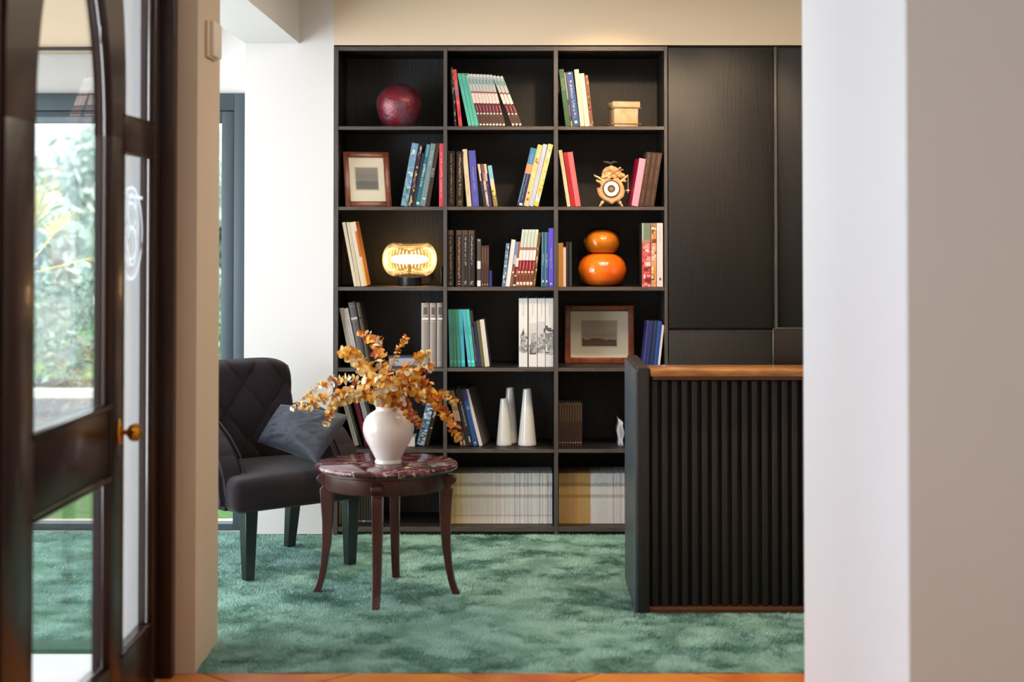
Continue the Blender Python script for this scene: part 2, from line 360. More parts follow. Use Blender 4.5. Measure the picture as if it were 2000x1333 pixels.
# tall cabinet doors right of the bookcase
cb = thing('tall_cabinet', 'black oak tall cabinet with plain doors, right of the bookcase', 'cabinet', (X(1410, YF), YF, 0))
loc_child(B(X(1305, YF)+.002, X(1512, YF), YF+.02, YF+.4, 0, Z(92, YF), OAKD), 'carcass', cb)
loc_child(MB().box(X(1306, YF), X(1511, YF), YF-.002, YF+.019, Z(641, YF), Z(95, YF), OAKD, bev=.0015), 'upper_door', cb)
loc_child(MB().box(X(1306, YF), X(1510, YF), YF-.002, YF+.019, .04, Z(646, YF), OAKD, bev=.0015), 'lower_door', cb)
loc_child(B(X(1306, YF), X(1510, YF), YF-.004, YF-.002, Z(647.4, YF), Z(646.2, YF), OAKE_LIT), 'door_lip', cb)
cb2 = thing('tall_cabinet', 'second black oak tall cabinet, partly hidden by the pale wall end on the right', 'cabinet', (X(1620, YF), YF, 0))
loc_child(B(X(1517, YF), 2.19, YF+.02, YF+.4, 0, Z(92, YF), OAKD), 'carcass', cb2)
loc_child(MB().box(X(1519, YF), X(1730, YF), YF-.002, YF+.019, Z(641, YF), Z(95, YF), OAKD, bev=.0015), 'upper_door', cb2)
loc_child(MB().box(X(1519, YF), X(1730, YF), YF-.002, YF+.019, .04, Z(646, YF), OAKD, bev=.0015), 'lower_door', cb2)
loc_child(MB().box(X(1512.3, YF), X(1517, YF), YF-.03, YF+.3, .0, Z(93, YF), OAKV_LIT, bev=.001), 'divider_strip', cb2)
# ------------------------------------------------------------------ books
PAGES = M((222, 208, 182), .9, bump=.6, bscale=300, stretch=(6, .1, .1), name='paper')
rb = random.Random(3)
COVER = {}
def cov(c, rough=.38): return M(c, rough, name='book_cover', spec=.4)
ROWDY = {1: .02, 2: .02, 3: .02, 4: .05, 5: .10, 6: .085}
def book(row, xl, w_, top, lean, c, label, prints=(), title=None, side=None, dep=.19, dy=None, group=None, yaw=0, rnd=False, name='book', simple=False):
    dy = ROWDY[row] if dy is None else dy; Y = YF+dy; zb = ZS[row-1]+.0006
    xL = X(xl, Y, 300+row*90); xR = X(xl+w_, Y, 300+row*90); h = Z(top, Y)-zb; dx = lean*Y/F
    a = math.atan2(dx, h); t = (xR-xL)*math.cos(a)*.985; H = h/math.cos(a)-(t*abs(math.sin(a)) if 0 else 0)
    org = (xR if lean > 0 else xL, Y, zb)
    o0 = -t if lean > 0 else 0.0
    C = cov(c); SD = cov(side) if side else C
    if simple:
        m_ = MB(); m_.box(o0, o0+t, 0, dep, 0, H, C)
        for (z0, z1, f0, f1, col) in prints:
            m_.face([(o0+t*f0, -.0005, H*(1-z1)), (o0+t*f1, -.0005, H*(1-z1)), (o0+t*f1, -.0005, H*(1-z0)), (o0+t*f0, -.0005, H*(1-z0))], cov(col))
        o = m_.build(name, weld=False); o.location = org; o.rotation_euler = (0, a, 0); tag(o, label, 'magazine', group); return o
    root = thing(name, label, 'book', org, (0, a, yaw), group)
    m_ = MB(); k = min(.0022, t*.14)
    if rnd:
        n = 6; pts = []
        for i in range(n+1):
            u = i/n; pts.append((o0+t*u, -.006*math.sin(PI*u)**.6))
        pts += [(o0+t, .004), (o0, .004)]
        m_.prism(pts, 0, H, C, axis='z', smooth=False)
    else: m_.box(o0, o0+t, 0, .0025, 0, H, C)
    m_.box(o0, o0+k, .0025, dep, 0, H, SD); m_.box(o0+t-k, o0+t, .0025, dep, 0, H, SD)
    m_.build('cover', root, weld=False)
    B(o0+k, o0+t-k, .0026, dep-.004, .003, H-.003, PAGES).build('pages', root, weld=False)
    if prints or title:
        q = MB(); fy = -.0008 if not rnd else -.0068
        ec = [0]
        def quad(z0, z1, f0, f1, col, e=0):
            ec[0] += .000015; e = e+ec[0]
            q.face([(o0+t*f0, fy-e, H*(1-z1)), (o0+t*f1, fy-e, H*(1-z1)), (o0+t*f1, fy-e, H*(1-z0)), (o0+t*f0, fy-e, H*(1-z0))], cov(col))
        for p in prints: quad(*p)
        if title:
            ts = title if isinstance(title, list) else [title]
            for (z0, z1, col, wd) in ts:
                z = z0; step = .0052/H
                while z < z1:
                    l = step*rb.choice((.6, .8, .9, 1.0)); off = rb.uniform(-.06, .06)
                    st = rb.randint(0, 3)
                    f0 = .5-wd/2+off; f1 = .5+wd/2+off
                    if st == 0: quad(z, z+l*.45, f0, f1, col, .0002)
                    elif st == 1: quad(z, z+l*.9, f0, f0+wd*.35, col, .0002); quad(z, z+l*.3, f0, f1, col, .0002)
                    elif st == 2: quad(z, z+l*.3, f0, f1, col, .0002); quad(z+l*.6, z+l*.9, f0, f1, col, .0002)
                    else: quad(z+l*.3, z+l*.6, f0, f1, col, .0002); quad(z, z+l*.9, f1-wd*.35, f1, col, .0002)
                    z += step*1.25
                    if rb.random() < .12: z += step
        q_ = q.build('spine_print', root, weld=False)
        if title or len(prints) > 8: q_['kind'] = 'stuff'
    return root
def mottled(cols, n=26, z0=0, z1=1):
    out = []
    for i in range(n):
        z = rb.uniform(z0, z1-.03); l = rb.uniform(.02, .07); f = rb.uniform(0, .7)
        out.append((z, min(z1, z+l), f, min(1, f+rb.uniform(.2, .6)), rb.choice(cols)))
    return out
SER = [(0, .05, 0, 1, (214, 206, 196)), (.05, .2, 0, 1, (170, 186, 174)), (.1, .19, .35, .75, (104, 132, 128)), (.2, .335, 0, 1, (190, 188, 180)), (.335, .365, 0, 1, (140, 80, 60)),
       (.365, .56, 0, 1, (232, 206, 190)), (.56, .73, 0, 1, (98, 30, 40)), (.6, .72, .6, .85, (168, 120, 124)), (.73, 1, 0, 1, (96, 70, 58)), (.745, .77, .2, .8, (236, 224, 204)), (.8, .93, .35, .7, (60, 40, 32)), (.955, .985, .15, .85, (240, 226, 204))]
K = (30, 25, 20); GOLD = (196, 160, 96); WH = (228, 222, 214)
# row 1 middle
book(1, 887.6, 4.5, 131, -8, (48, 34, 30), 'thin dark patterned book at the left end of the top middle shelf', mottled([(150, 120, 90), (90, 60, 50), (170, 150, 120)], 16))
book(1, 896, 7, 136, -12, (222, 78, 66), 'red slim book beside the turquoise books on the top shelf', [(.2, .45, 0, 1, (206, 110, 110)), (.36, .5, .2, .8, (150, 110, 130)), (.55, .62, .1, .9, (240, 110, 130)), (.72, .85, .2, 1, (200, 50, 90))])
for i in range(3): book(1, 915+7*i, 6.5, 144, -22, (96, 186, 160), ('first', 'second', 'third')[i]+' from the left of three turquoise books leaning on the top shelf', [(.0, .04, 0, 1, (90, 170, 146)), (.12, .3, .3, .6, (84, 166, 160)), (.93, .97, 0, 1, (110, 200, 172))], group='turquoise books on the top shelf')
ORD = ('first', 'second', 'third', 'fourth', 'fifth', 'sixth', 'seventh', 'eighth', 'ninth')
for i in range(8): book(1, 936.8+6.45*i, 6.0, 145+i*.3, -26.5, (96, 70, 58), ORD[i]+' from the left of eight banded magazines leaning on the top shelf', SER, group='eight banded magazines on the top shelf', dep=.2)
for i in range(3): book(1, 1000.5+7.0*i, 6.2, 149+i*.6, -38.5, (96, 70, 58), ORD[i]+' of the three banded magazines leaning furthest over on the top shelf', SER, group='three tilted banded magazines on the top shelf', dep=.2)
# row 1 right
book(1, 1105, 9.7, 136, -13.5, (54, 96, 66), 'dark green book at the left end of the top right shelf', title=(.17, .36, (130, 160, 110), .6))
book(1, 1115.2, 3.6, 142, -13, (60, 52, 60), 'very thin dark book between the green book and the blue book', [(.0, .5, 0, .4, (200, 180, 160)), (.6, .8, 0, .6, (170, 90, 110)), (.9, 1, 0, 1, (170, 140, 60))])
book(1, 1119.7, 13.4, 141.5, -14.5, (48, 80, 134), 'broad blue book with white lettering on the top right shelf', [(.02, .04, .4, .7, WH), (.9, .95, .3, .7, (220, 210, 180))], title=(.16, .84, (210, 214, 226), .3))
book(1, 1133.7, 8.8, 136, -12, (228, 202, 172), 'taller of two cream books next to the broad blue book', title=(.3, .6, (190, 160, 130), .2))
book(1, 1143, 9.6, 144, -11.5, (230, 206, 182), 'shorter of two cream books next to the broad blue book')
book(1, 1153.2, 6.4, 147, -11, (128, 80, 48), 'brown patterned book leaning on the cream books, top right shelf', mottled([(90, 40, 30), (180, 130, 90)], 16))
# row 2 left
book(2, 782, 13.4, 281, 22, (108, 146, 172), 'thick pale blue illustrated book leaning right, left of the grey and teal books', mottled([(200, 205, 200), (70, 120, 90), (130, 170, 200), (150, 160, 180)], 26), side=(90, 120, 110))
book(2, 796.2, 7.6, 284, 22, (52, 40, 40), 'dark floral book with a yellow patch, behind the thick pale blue one', mottled([(170, 150, 160), (200, 150, 50), (190, 190, 90), (120, 90, 110)], 22))
book(2, 804.6, 6.2, 300, 20, (36, 50, 58), 'short dark teal book between the floral and the teal book')
book(2, 811.2, 7.6, 283, 21.5, (38, 108, 126), 'teal book with large white lettering on the framed picture shelf', title=(.32, .68, (214, 224, 222), .6), prints=[(.0, .2, .2, .9, (90, 150, 168)), (.93, .97, .1, .9, (200, 210, 205))])
book(2, 819.3, 10.6, 281.7, 21.8, (116, 136, 136), 'grey-green book leaning right beside the teal book', title=[(.12, .33, (176, 186, 182), .5), (.45, .75, (150, 160, 164), .3)], prints=[(.87, .89, .3, .8, (220, 224, 220))])
b_ = book(2, 830.6, 8, 281, 20, (58, 44, 38), 'dark brown book with pale capital letters, beside the red book')
def text_on(root, s, x, z, size, col, rot=PI/2):
    c = bpy.data.curves.new('t', 'FONT'); c.body = s; c.size = size; c.align_x = 'CENTER'; c.align_y = 'CENTER'; c.extrude = .0003
    t = bpy.data.objects.new('t', c); COL.objects.link(t); bpy.context.view_layer.update()
    me = bpy.data.meshes.new_from_object(t.evaluated_get(bpy.context.evaluated_depsgraph_get())); bpy.data.objects.remove(t)
    me.materials.clear(); me.materials.append(cov(col)); o = bpy.data.objects.new('lettering', me); COL.objects.link(o); o.parent = root
    o.location = (x, -.0012, z); o.rotation_euler = (PI/2, -rot, 0); return o
text_on(b_, 'CITTÀ', -.0095, .165, .016, (214, 196, 186))
book(2, 857.3, 8.4, 280.5, .4, (222, 72, 84), 'upright red book at the right end of the framed picture shelf', title=(.14, .85, (244, 200, 196), .35), side=(180, 40, 60))
# row 2 middle
book(2, 875, 13, 295, 0, K, 'black book with gold lettering, leftmost on the second middle shelf', title=[(.05, .82, (206, 160, 110), .2), (.86, .95, (150, 120, 70), .4)])
book(2, 891, 13.4, 296, .5, (36, 28, 20), 'black book with gold lettering, left of the beige book', title=[(.06, .8, (216, 176, 120), .26), (.88, .97, (170, 140, 70), .5)])
book(2, 912.2, 9, 292, -9.5, (208, 188, 152), 'beige book leaning on the black books, second middle shelf', title=(.45, .8, (150, 130, 104), .3))
book(2, 922.6, 13.4, 294.5, -8, (80, 80, 156), 'wide violet-blue book on the second middle shelf', title=[(.3, .72, (190, 190, 214), .16), (.84, .93, (150, 150, 190), .12)], side=(50, 48, 104))
for i, (x, l, c1, c2) in enumerate(((945.6, -13.2, (52, 50, 66), (210, 180, 150)), (951, -12.2, (190, 170, 160), (120, 80, 90)), (956.4, -11.6, (58, 48, 86), (216, 180, 150)))):
    book(2, x, 4.9, 321, l, c1, ('first', 'second', 'third')[i]+' of three small slim booklets right of the violet-blue book', [(0, .22, 0, 1, c2), (.22, .4, .0, .6, c2)]+mottled([c2, c1], 6, .4, 1), group='slim booklets on the second shelf')
book(2, 964.4, 8, 324, -12, (150, 120, 70), 'small book with sky-blue and yellow cover, last in the leaning group', [(0, .33, 0, 1, (122, 178, 198)), (.33, .5, 0, 1, (214, 186, 170)), (.5, .7, .1, 1, (208, 190, 110))]+mottled([(110, 80, 50), (220, 200, 120)], 12, .5, 1))
book(2, 1009, 13, 291, 27, (40, 46, 84), 'blue book with an orange patch leaning right, leftmost of the right-leaning four', [(0, .28, 0, 1, (70, 124, 160)), (.28, .44, 0, 1, (226, 140, 96)), (.44, .95, .0, .2, (90, 130, 150)), (.95, .99, .3, .8, WH)], title=(.1, .9, (200, 200, 220), .12))
book(2, 1022.3, 9.8, 284, 28, (218, 192, 124), 'cream map-patterned book second of the right-leaning four', mottled([(236, 216, 180), (150, 90, 50), (230, 190, 90), (240, 200, 150)], 20))
book(2, 1032.3, 8.7, 283, 28.5, (184, 184, 204), 'lavender-grey book third of the right-leaning four', title=(.2, .5, (150, 150, 176), .2))
book(2, 1041.2, 10, 283, 29.5, (214, 198, 128), 'pale yellow book fourth of the right-leaning four, against the upright', [(.12, .22, 0, 1, (190, 200, 170)), (.8, .93, .1, .9, (180, 206, 206)), (.93, 1, 0, 1, (222, 190, 70))]+mottled([(226, 210, 150), (190, 170, 90)], 8))
# row 2 right
book(2, 1108, 7, 293.7, -17, (208, 192, 150), 'beige book leaning against the upright, left of the red books')
book(2, 1116, 8, 298.5, -15.8, (176, 30, 44), 'dark red book between the beige and coral books', title=(.1, .6, (120, 20, 40), .3))
book(2, 1124.5, 10.2, 298, -16, (240, 104, 104), 'coral red book nearest to the gilt clock', title=(.15, .75, (250, 150, 144), .15))
book(2, 1233, 13, 311, 16, (242, 146, 168), 'pink book with a crimson cover side, right of the gilt clock', side=(150, 18, 52), yaw=.07, dep=.17)
for i, (x, t_) in enumerate(((1247, 298), (1257.3, 299), (1267.4, 299.5))):
    book(2, x, 9.9, t_, 16.5, (70, 48, 38), ('left', 'middle', 'right')[i]+' one of three dark brown volumes right of the pink book', title=[(.04, .22, (190, 150, 110), .14), (.26, .56, (176, 140, 100), .14), (.7, .93, (170, 134, 96), .14)], group='dark brown volumes by the clock')
# row 3 left
book(3, 691.8, 6.3, 435, -24, (214, 196, 168), 'left one of three cream books leaning beside the glowing lamp')
book(3, 698.4, 6.4, 435, -22.6, (206, 192, 160), 'middle one of three cream books leaning beside the glowing lamp', title=(.3, .9, (170, 156, 120), .15))
book(3, 705.8, 12, 435, -23.5, (216, 198, 176), 'right one of three cream books beside the lamp, with an orange edge', [(.15, .55, .62, 1, (190, 104, 44)), (.6, 1, .62, 1, (226, 180, 104))], side=(190, 120, 60))
# row 3 middle
for i, (x, w_, c2, c) in enumerate(((874.4, 11.6, (190, 150, 70), K), (890.4, 12.6, (206, 160, 130), (44, 30, 24)), (903.6, 11, (216, 200, 196), (44, 38, 36)), (915.7, 11.5, (206, 198, 204), (40, 34, 34)))):
    book(3, x, w_, 450, 0, c, ('first', 'second', 'third', 'fourth')[i]+' from the left of four tall black lettered volumes, third middle shelf', [(.0, .08, .15, .85, (84, 64, 50))] + ([(0, 1, 0, .07, (110, 110, 104))] if i > 1 else []), title=[(.12, .85 if i < 2 else .62, c2, .24), (.9, .96, c2, .4)] if i < 3 else [(.1, .6, c2, .24), (.9, .96, c2, .4)], group='tall black volumes')
book(3, 931.6, 7.6, 466.5, 0, (72, 66, 62), 'grey-brown book with two white label blocks on its spine', [(.02, .05, .2, .8, (170, 160, 150)), (.465, .63, .05, .95, (220, 204, 200)), (.87, .99, .05, .95, (224, 214, 214))])
for i in range(3): book(3, 939.9+4.95*i, 4.85, 480, 0, (70, 46, 38), ORD[i]+' from the left of three small dark brown volumes, third middle shelf', [(.05, .45, .6, .85, (120, 96, 80)), (.93, .96, .3, .7, (180, 170, 160))], group='small brown volumes')
book(3, 956, 4.6, 529, 0, (48, 52, 130), 'very small navy booklet beside the small brown volumes', dep=.1)
book(3, 980, 6.7, 476, 8.5, (110, 134, 160), 'blue and white patterned slim book leaning right, third middle shelf', mottled([(190, 205, 215), (60, 80, 110), (150, 170, 190)], 22))
book(3, 987, 8.2, 469, 12, (234, 214, 206), 'pinkish white book leaning right, third middle shelf', title=(.1, .5, (200, 170, 170), .15))
book(3, 995.6, 5, 473, 12, (110, 140, 180), 'slim book, blue above and brown below, leaning right', [(.5, 1, 0, 1, (130, 84, 64)), (.3, .5, 0, 1, (168, 184, 200)), (.66, .7, .2, .8, WH)])
book(3, 1000.8, 6.3, 473, 12, (150, 90, 64), 'shorter banded magazine at the left of the leaning banded row', SER[5:], dep=.2)
for i in range(5): book(3, 1007.2+6.55*i, 6.1, 449, 12.6, (150, 90, 64), ORD[i]+' from the left of five tall banded magazines leaning on the third shelf', [(0, .34, 0, 1, (200, 206, 190)), (.05, .3, .6, .8, (150, 176, 168)), (.31, .36, 0, 1, (160, 110, 100)), (.36, .54, 0, 1, (234, 214, 210)), (.54, .72, 0, 1, (130, 26, 34)), (.56, .7, .6, .85, (190, 120, 120)), (.72, 1, 0, 1, (136, 78, 56)), (.73, .76, .2, .8, (240, 210, 190)), (.8, .9, .3, .7, (80, 40, 30)), (.92, .97, .1, .9, (236, 210, 180))], group='banded magazines on the third shelf')
book(3, 1040.4, 4.6, 455, 12, (110, 82, 36), 'dark gold mottled book at the end of the banded magazines', mottled([(200, 180, 120), (60, 40, 20)], 14))
book(3, 1057, 6.8, 454, 1.5, (48, 88, 120), 'left one of two slim blue books beside the violet book', title=(.4, .62, (190, 210, 220), .3), prints=[(0, .99, 0, .2, (120, 160, 180)), (.88, .92, .3, .7, WH)])
book(3, 1064.3, 6.8, 454, 1, (48, 84, 120), 'right one of two slim blue books beside the violet book', title=(.4, .62, (190, 210, 220), .3), prints=[(0, .99, 0, .2, (110, 150, 176)), (.88, .92, .3, .7, WH)])
book(3, 1072, 9.3, 446, 0, (96, 80, 206), 'bright violet book against the upright, third middle shelf', title=(.3, .68, (190, 180, 236), .25), prints=[(.94, .96, .3, .7, (220, 214, 240))])
# row 3 right
book(3, 1090.6, 9.6, 475, 0, (188, 132, 64), 'tan orange-brown book left of the orange gourd vase')
book(3, 1100.4, 5, 483.5, 0, (226, 192, 174), 'thin pale pink book left of the orange gourd vase')
book(3, 1106, 4.4, 473, 0, (40, 36, 38), 'left one of two thin black books by the orange gourd vase', dep=.12)
book(3, 1111.6, 4.8, 473, 0, (44, 46, 44), 'right one of two thin black books by the orange gourd vase', [(0, 1, .7, 1, (72, 76, 74))], dep=.12)
book(3, 1254, 17.2, 436, 0, (176, 80, 76), 'thick book with pink flowers on its spine, right of the orange gourd vase', [(0, .3, 0, 1, (110, 124, 104)), (0, .3, .0, .2, (150, 170, 160)), (.26, .34, .1, .9, (170, 120, 110))]+mottled([(230, 150, 150), (220, 90, 100), (240, 200, 190), (120, 40, 50)], 40, .32, 1), side=(54, 40, 32), yaw=.0, dep=.25)
book(3, 1272, 10, 436, 0, (206, 150, 110), 'book with yellow and pink blossom spine, beside the thick floral one', [(.0, .18, .1, .9, (150, 120, 90))]+mottled([(240, 210, 160), (210, 130, 60), (120, 60, 40), (236, 190, 180)], 34), dep=.25)
book(3, 1283, 12, 436, 0, (222, 206, 208), 'white-grey book at the right end of the third shelf', [(.86, .9, .4, .7, (120, 60, 90))], title=(.05, .3, (180, 170, 176), .2), dep=.25)
# row 4 left
book(4, 685.4, 8.2, 603, -22.5, (204, 190, 176), 'left one of two pale lettered books leaning behind the dried flowers', title=(.2, .95, (110, 100, 100), .22))
book(4, 694.2, 8.4, 603.5, -23, (210, 206, 200), 'right one of two pale lettered books leaning behind the dried flowers', title=(.2, .95, (120, 112, 116), .22))
book(4, 703.2, 14, 592, -24, (96, 88, 86), 'grey cloth volume leaning left behind the dried flowers', [(.06, .065, .15, .85, (180, 170, 165)), (.235, .27, .05, .95, (200, 190, 186)), (.29, .295, .05, .95, (170, 160, 156))], rnd=True)
book(4, 718, 8, 592, -23, (76, 68, 54), 'dark olive-grey volume leaning beside the grey cloth one', [(.23, .25, .1, .9, (30, 26, 20))], rnd=True)
for i, (x, w_) in enumerate(((823, 15.6), (839.4, 12.8), (853, 12.6))):
    book(4, x, w_, 592, 0, (148, 138, 128), ('left', 'middle', 'right')[i]+' one of three grey cloth volumes with white spine bands', [(.05, .055, .15, .85, (206, 200, 190)), (.19, .195, .15, .85, (200, 190, 180)), (.235, .26, .1, .9, (238, 234, 226)), (.285, .29, .1, .9, (206, 198, 190)), (.05, .2, .13, .17, (200, 190, 180)), (.07, .18, .3, .75, (96, 84, 80)), (.93, .935, .15, .85, (206, 198, 190))], rnd=True, group='grey cloth volumes')
r_ = thing('book', 'pale blue-grey book lying flat behind the dried flowers, fourth left shelf', 'book', (X(795, YF+.12), YF+.10, ZS[3]+.001), (0, 0, .12))
MB().box(-.085, .085, 0, .002, 0, .036, cov((170, 178, 190))).box(-.085, .085, .002, .22, 0, .002, cov((170, 178, 190))).box(-.085, .085, .002, .22, .034, .036, cov((150, 160, 180))).build('cover', r_, weld=False)
B(-.082, .082, .002, .216, .0025, .0335, PAGES).build('pages', r_, weld=False)
# row 4 middle
for i, (x, w_, l, c) in enumerate(((878.4, 7.0, -3, (80, 146, 150)), (886, 6.8, -3.6, (70, 134, 112)), (894, 6.6, -4.8, (62, 136, 120)), (901.6, 7.2, -6, (70, 172, 188)), (914.4, 6.7, -12, (88, 178, 194)), (921.6, 6.6, -12, (74, 194, 184)))):
    book(4, x, w_, 605, l, c, ('first', 'second', 'third', 'fourth', 'fifth', 'sixth')[i]+' from the left of six teal and turquoise volumes, fourth middle shelf', [(.3, .45, .25, .75, tuple(int(v*.9) for v in c)), (.89, .93, .1, .9, tuple(min(255, int(v*1.25)) for v in c))], group='teal volumes')
book(4, 928.4, 5.4, 607, -11.5, (60, 50, 46), 'dark brown slim book right of the teal volumes', title=(.3, .9, (170, 150, 130), .3))
book(4, 934.2, 6.6, 631, -11.5, (46, 50, 88), 'small navy book right of the teal volumes')
book(4, 941.2, 6, 628, -11, (96, 96, 60), 'small olive green book beside the navy one')
book(4, 947.6, 9, 625, -11, (214, 204, 190), 'small cream book at the end of the leaning group, fourth middle shelf', side=(84, 72, 66), yaw=-.03)
ENG = {0: [(.44, .5, .47, .53), (.47, .53, .4, .6), (.5, .55, .3, .7), (.53, .545, .15, .85), (.56, .575, .1, .9), (.6, .7, .2, .32), (.6, .7, .66, .78), (.66, .74, .4, .6), (.7, .72, .1, .9), (.74, .77, .05, .25), (.75, .76, .4, .95)],
       1: [(.36, .6, .05, .95, (206, 204, 198)), (.5, .64, .4, .55, (150, 148, 144)), (.6, .72, .25, .35), (.68, .82, .1, .5), (.72, .82, .4, .72), (.76, .82, .6, .9), (.66, .68, .3, .95, (150, 148, 140))],
       2: [(.34, .52, .05, .95, (200, 200, 204)), (.52, .56, .1, .25), (.52, .56, .4, .5), (.5, .78, .75, .82), (.54, .78, .2, .26), (.54, .78, .5, .55), (.54, .78, .36, .4, (120, 120, 130)), (.78, .795, 0, 1), (.44, .5, .8, 1)],
       3: [(.4, .46, .0, .3), (.43, .48, .15, .75), (.46, .49, .4, 1), (.53, .56, .1, .9), (.58, .66, .35, .55), (.68, .73, .3, .45), (.5, .78, .9, .97), (.6, .72, .7, .78, (110, 110, 112)), (.78, .8, 0, 1), (.81, .82, 0, 1, (120, 118, 114))]}
for i, (x, w_) in enumerate(((1013.6, 17), (1032.6, 16.6), (1050, 14.8), (1065.6, 15.2))):
    pr = [(e[0], e[1], e[2], e[3], e[4] if len(e) > 4 else (92, 90, 92)) for e in ENG[i]]+mottled([(170, 170, 168), (130, 130, 130), (200, 198, 194)], 30, .5, .8)
    book(4, x, w_, 583, 0, (226, 225, 222), ('first', 'second', 'third', 'fourth')[i]+' from the left of four thick white volumes with engraved buildings on the spines', pr, title=[(.06, .25, (170, 170, 176), .12), (.1, .27, (186, 184, 190), .1)], group='white engraved volumes', dep=.24)
# row 4 right
for i, (x, c, t_) in enumerate(((1256, (44, 50, 108), 629), (1263, (36, 40, 84), 629), (1270.3, (34, 52, 92), 629), (1277.4, (38, 74, 150), 629), (1284.2, (226, 214, 214), 636))):
    book(4, x, 6.6 if i < 4 else 4.2, t_, 9, c, ('first', 'second', 'third', 'fourth')[i]+' from the left of four leaning navy blue books by the framed print' if i < 4 else 'thin white book right of the leaning navy blue books', [(0, .99, 0, .12, tuple(min(255, v+60) for v in c))], dy=.03, group='navy blue books' if i < 4 else None)
# row 5 left
book(5, 693, 9, 765, -30, (206, 202, 188), 'pale grey book leaning behind the armchair cushion, fifth left shelf', title=(.1, .8, (150, 146, 130), .2))
book(5, 703, 5, 768, -29, (40, 50, 44), 'thin dark green book behind the white vase', [(.1, .8, .1, .4, (140, 150, 140))])
book(5, 713, 9.4, 764, -28, (126, 30, 60), 'maroon lettered book left of the white vase', title=(.1, .8, (180, 100, 130), .3))
book(5, 724, 8.6, 765, -27, (196, 200, 204), 'light grey book just left of the white vase', title=(.2, .7, (120, 120, 124), .2))
book(5, 812.6, 16, 778, 22, (90, 130, 150), 'thick blue and white patterned book leaning right, right of the white vase', mottled([(214, 218, 226), (60, 70, 120), (40, 110, 120), (170, 180, 206), (200, 180, 160)], 46), dep=.22)
book(5, 829.4, 7.6, 786, 20, (44, 34, 24), 'dark floral book leaning beside the blue and white one', mottled([(160, 140, 80), (200, 190, 170), (90, 60, 40)], 16))
r_ = thing('book', 'small white book lying flat right of the white vase, fifth left shelf', 'book', (X(800, YF+.09), YF+.09, ZS[4]+.001), (0, 0, 0))
MB().box(-.026, .026, 0, .002, 0, .04, cov((226, 222, 216))).box(-.026, .026, .002, .18, 0, .002, cov((226, 222, 216))).box(-.026, .026, .002, .18, .038, .04, cov((226, 222, 216))).build('cover', r_, weld=False)
B(-.024, .024, .002, .176, .0025, .0375, PAGES).build('pages', r_, weld=False)
# row 5 middle
for i in range(2): book(5, 899.2+6.3*i, 6.1, 764, -24.5, (96, 70, 58), ('left', 'right')[i]+' one of two banded magazines behind the drooping dried flowers, fifth middle shelf', [(0, .36, 0, 1, (150, 140, 110)), (.36, .55, 0, 1, (206, 170, 150)), (.55, .75, 0, 1, (70, 30, 34)), (.9, .98, .2, .8, (190, 170, 150))], group='banded magazines on the fifth shelf')
book(5, 912, 12.6, 762, -23, (44, 48, 54), 'black book with white handwritten title, fifth middle shelf', title=[(.22, .47, (220, 222, 226), .22), (.3, .5, (190, 196, 200), .12), (.5, .64, (210, 214, 216), .3)], prints=[(.84, .94, .55, .72, (220, 226, 236))])
book(5, 925.2, 8.8, 762, -23.5, (48, 90, 158), 'blue book leaning beside the black titled book', [(.3, .36, .3, .8, (120, 150, 200)), (.93, .96, .2, .8, (160, 190, 230)), (0, .2, 0, 1, (60, 62, 120))])
book(5, 936.2, 7, 762, -28.5, (230, 222, 222), 'white book with a grey cover, last of the leaning books left of the conical vases', side=(110, 100, 94), yaw=-.16, dep=.22)
# row 5 right
for i in range(9): book(5, 1091+5.1*i, 5.0, 788, 0, (58, 42, 34), ORD[i]+' from the left of nine slim dark brown volumes, fifth right shelf', [(.03, .42, .65, .85, (120, 96, 72)), (.0, .03, 0, 1, (90, 76, 60)), (.905, .925, .35, .7, (224, 214, 200))], group='nine dark brown volumes', dep=.16)
wp = thing('paper_stack', 'wavy white paper stack beside the reception counter, fifth right shelf', 'papers', (X(1209, YF+.09), YF+.09, ZS[4]+.001))
for i in range(7):
    rows = []
    for k in range(9):
        z = .13*k/8*(1-.02*i); xo = .0035*i+.004*math.sin(k*1.2+i*.4)*(1 if k else 0); rows.append([(xo, 0, z), (xo, .2, z)])
    m_ = MB(); m_.grid(rows, M((206, 214, 226), .8)); o = m_.build('sheet', wp)
    sd = o.modifiers.new('s', 'SOLIDIFY'); sd.thickness = .002
# row 6
book(6, 661, 5.4, 925, 0, (150, 112, 52), 'gold-brown book at the far left of the bottom shelf, seen under the table', dep=.2)
for i in range(12):
    book(6, 667.2+5.1*i, 5.0, 925, 0, (34, 32, 26), 'black magazine with pale edge in the row seen between the table legs, bottom left shelf', [(0, .9, .75, .95, (96, 96, 76)), (.93, .97, .1, .9, rb.choice(((214, 170, 80), (200, 190, 170), (90, 130, 150), (206, 140, 70))))], group='black magazines on the bottom shelf', dep=.2)
for i in range(63):
    yel = i < 9
    c = (204, 178, 128) if i < 5 else ((216, 200, 160) if yel else (lambda t: (int(218+t*12), int(210+t*18), int(186+t*42)))(min(1, (i-9)/26)))
    c = tuple(max(0, min(255, v+rb.randint(-7, 5))) for v in c); g1 = tuple(int(v*.72) for v in c)
    book(6, 876+3.22*i, 3.12, 925+rb.uniform(-.5, .5), 0, c, 'thin yellowed magazine at the left end of the packed row, bottom middle shelf' if yel else 'thin white magazine in the tightly packed row, bottom middle shelf',
         [(.19+rb.uniform(-.01, .01), .26, .25, .8, g1), (.42, .49, .25, .8, g1), (.82, .86, .2, .8, tuple(int(v*.84) for v in c)), (0, 1, .86, 1, tuple(int(v*.78) for v in c))], group='yellowed magazines, bottom middle' if yel else 'white magazines, bottom middle', name='magazine', simple=True, dep=.21, dy=.085+rb.uniform(-.0, .004))
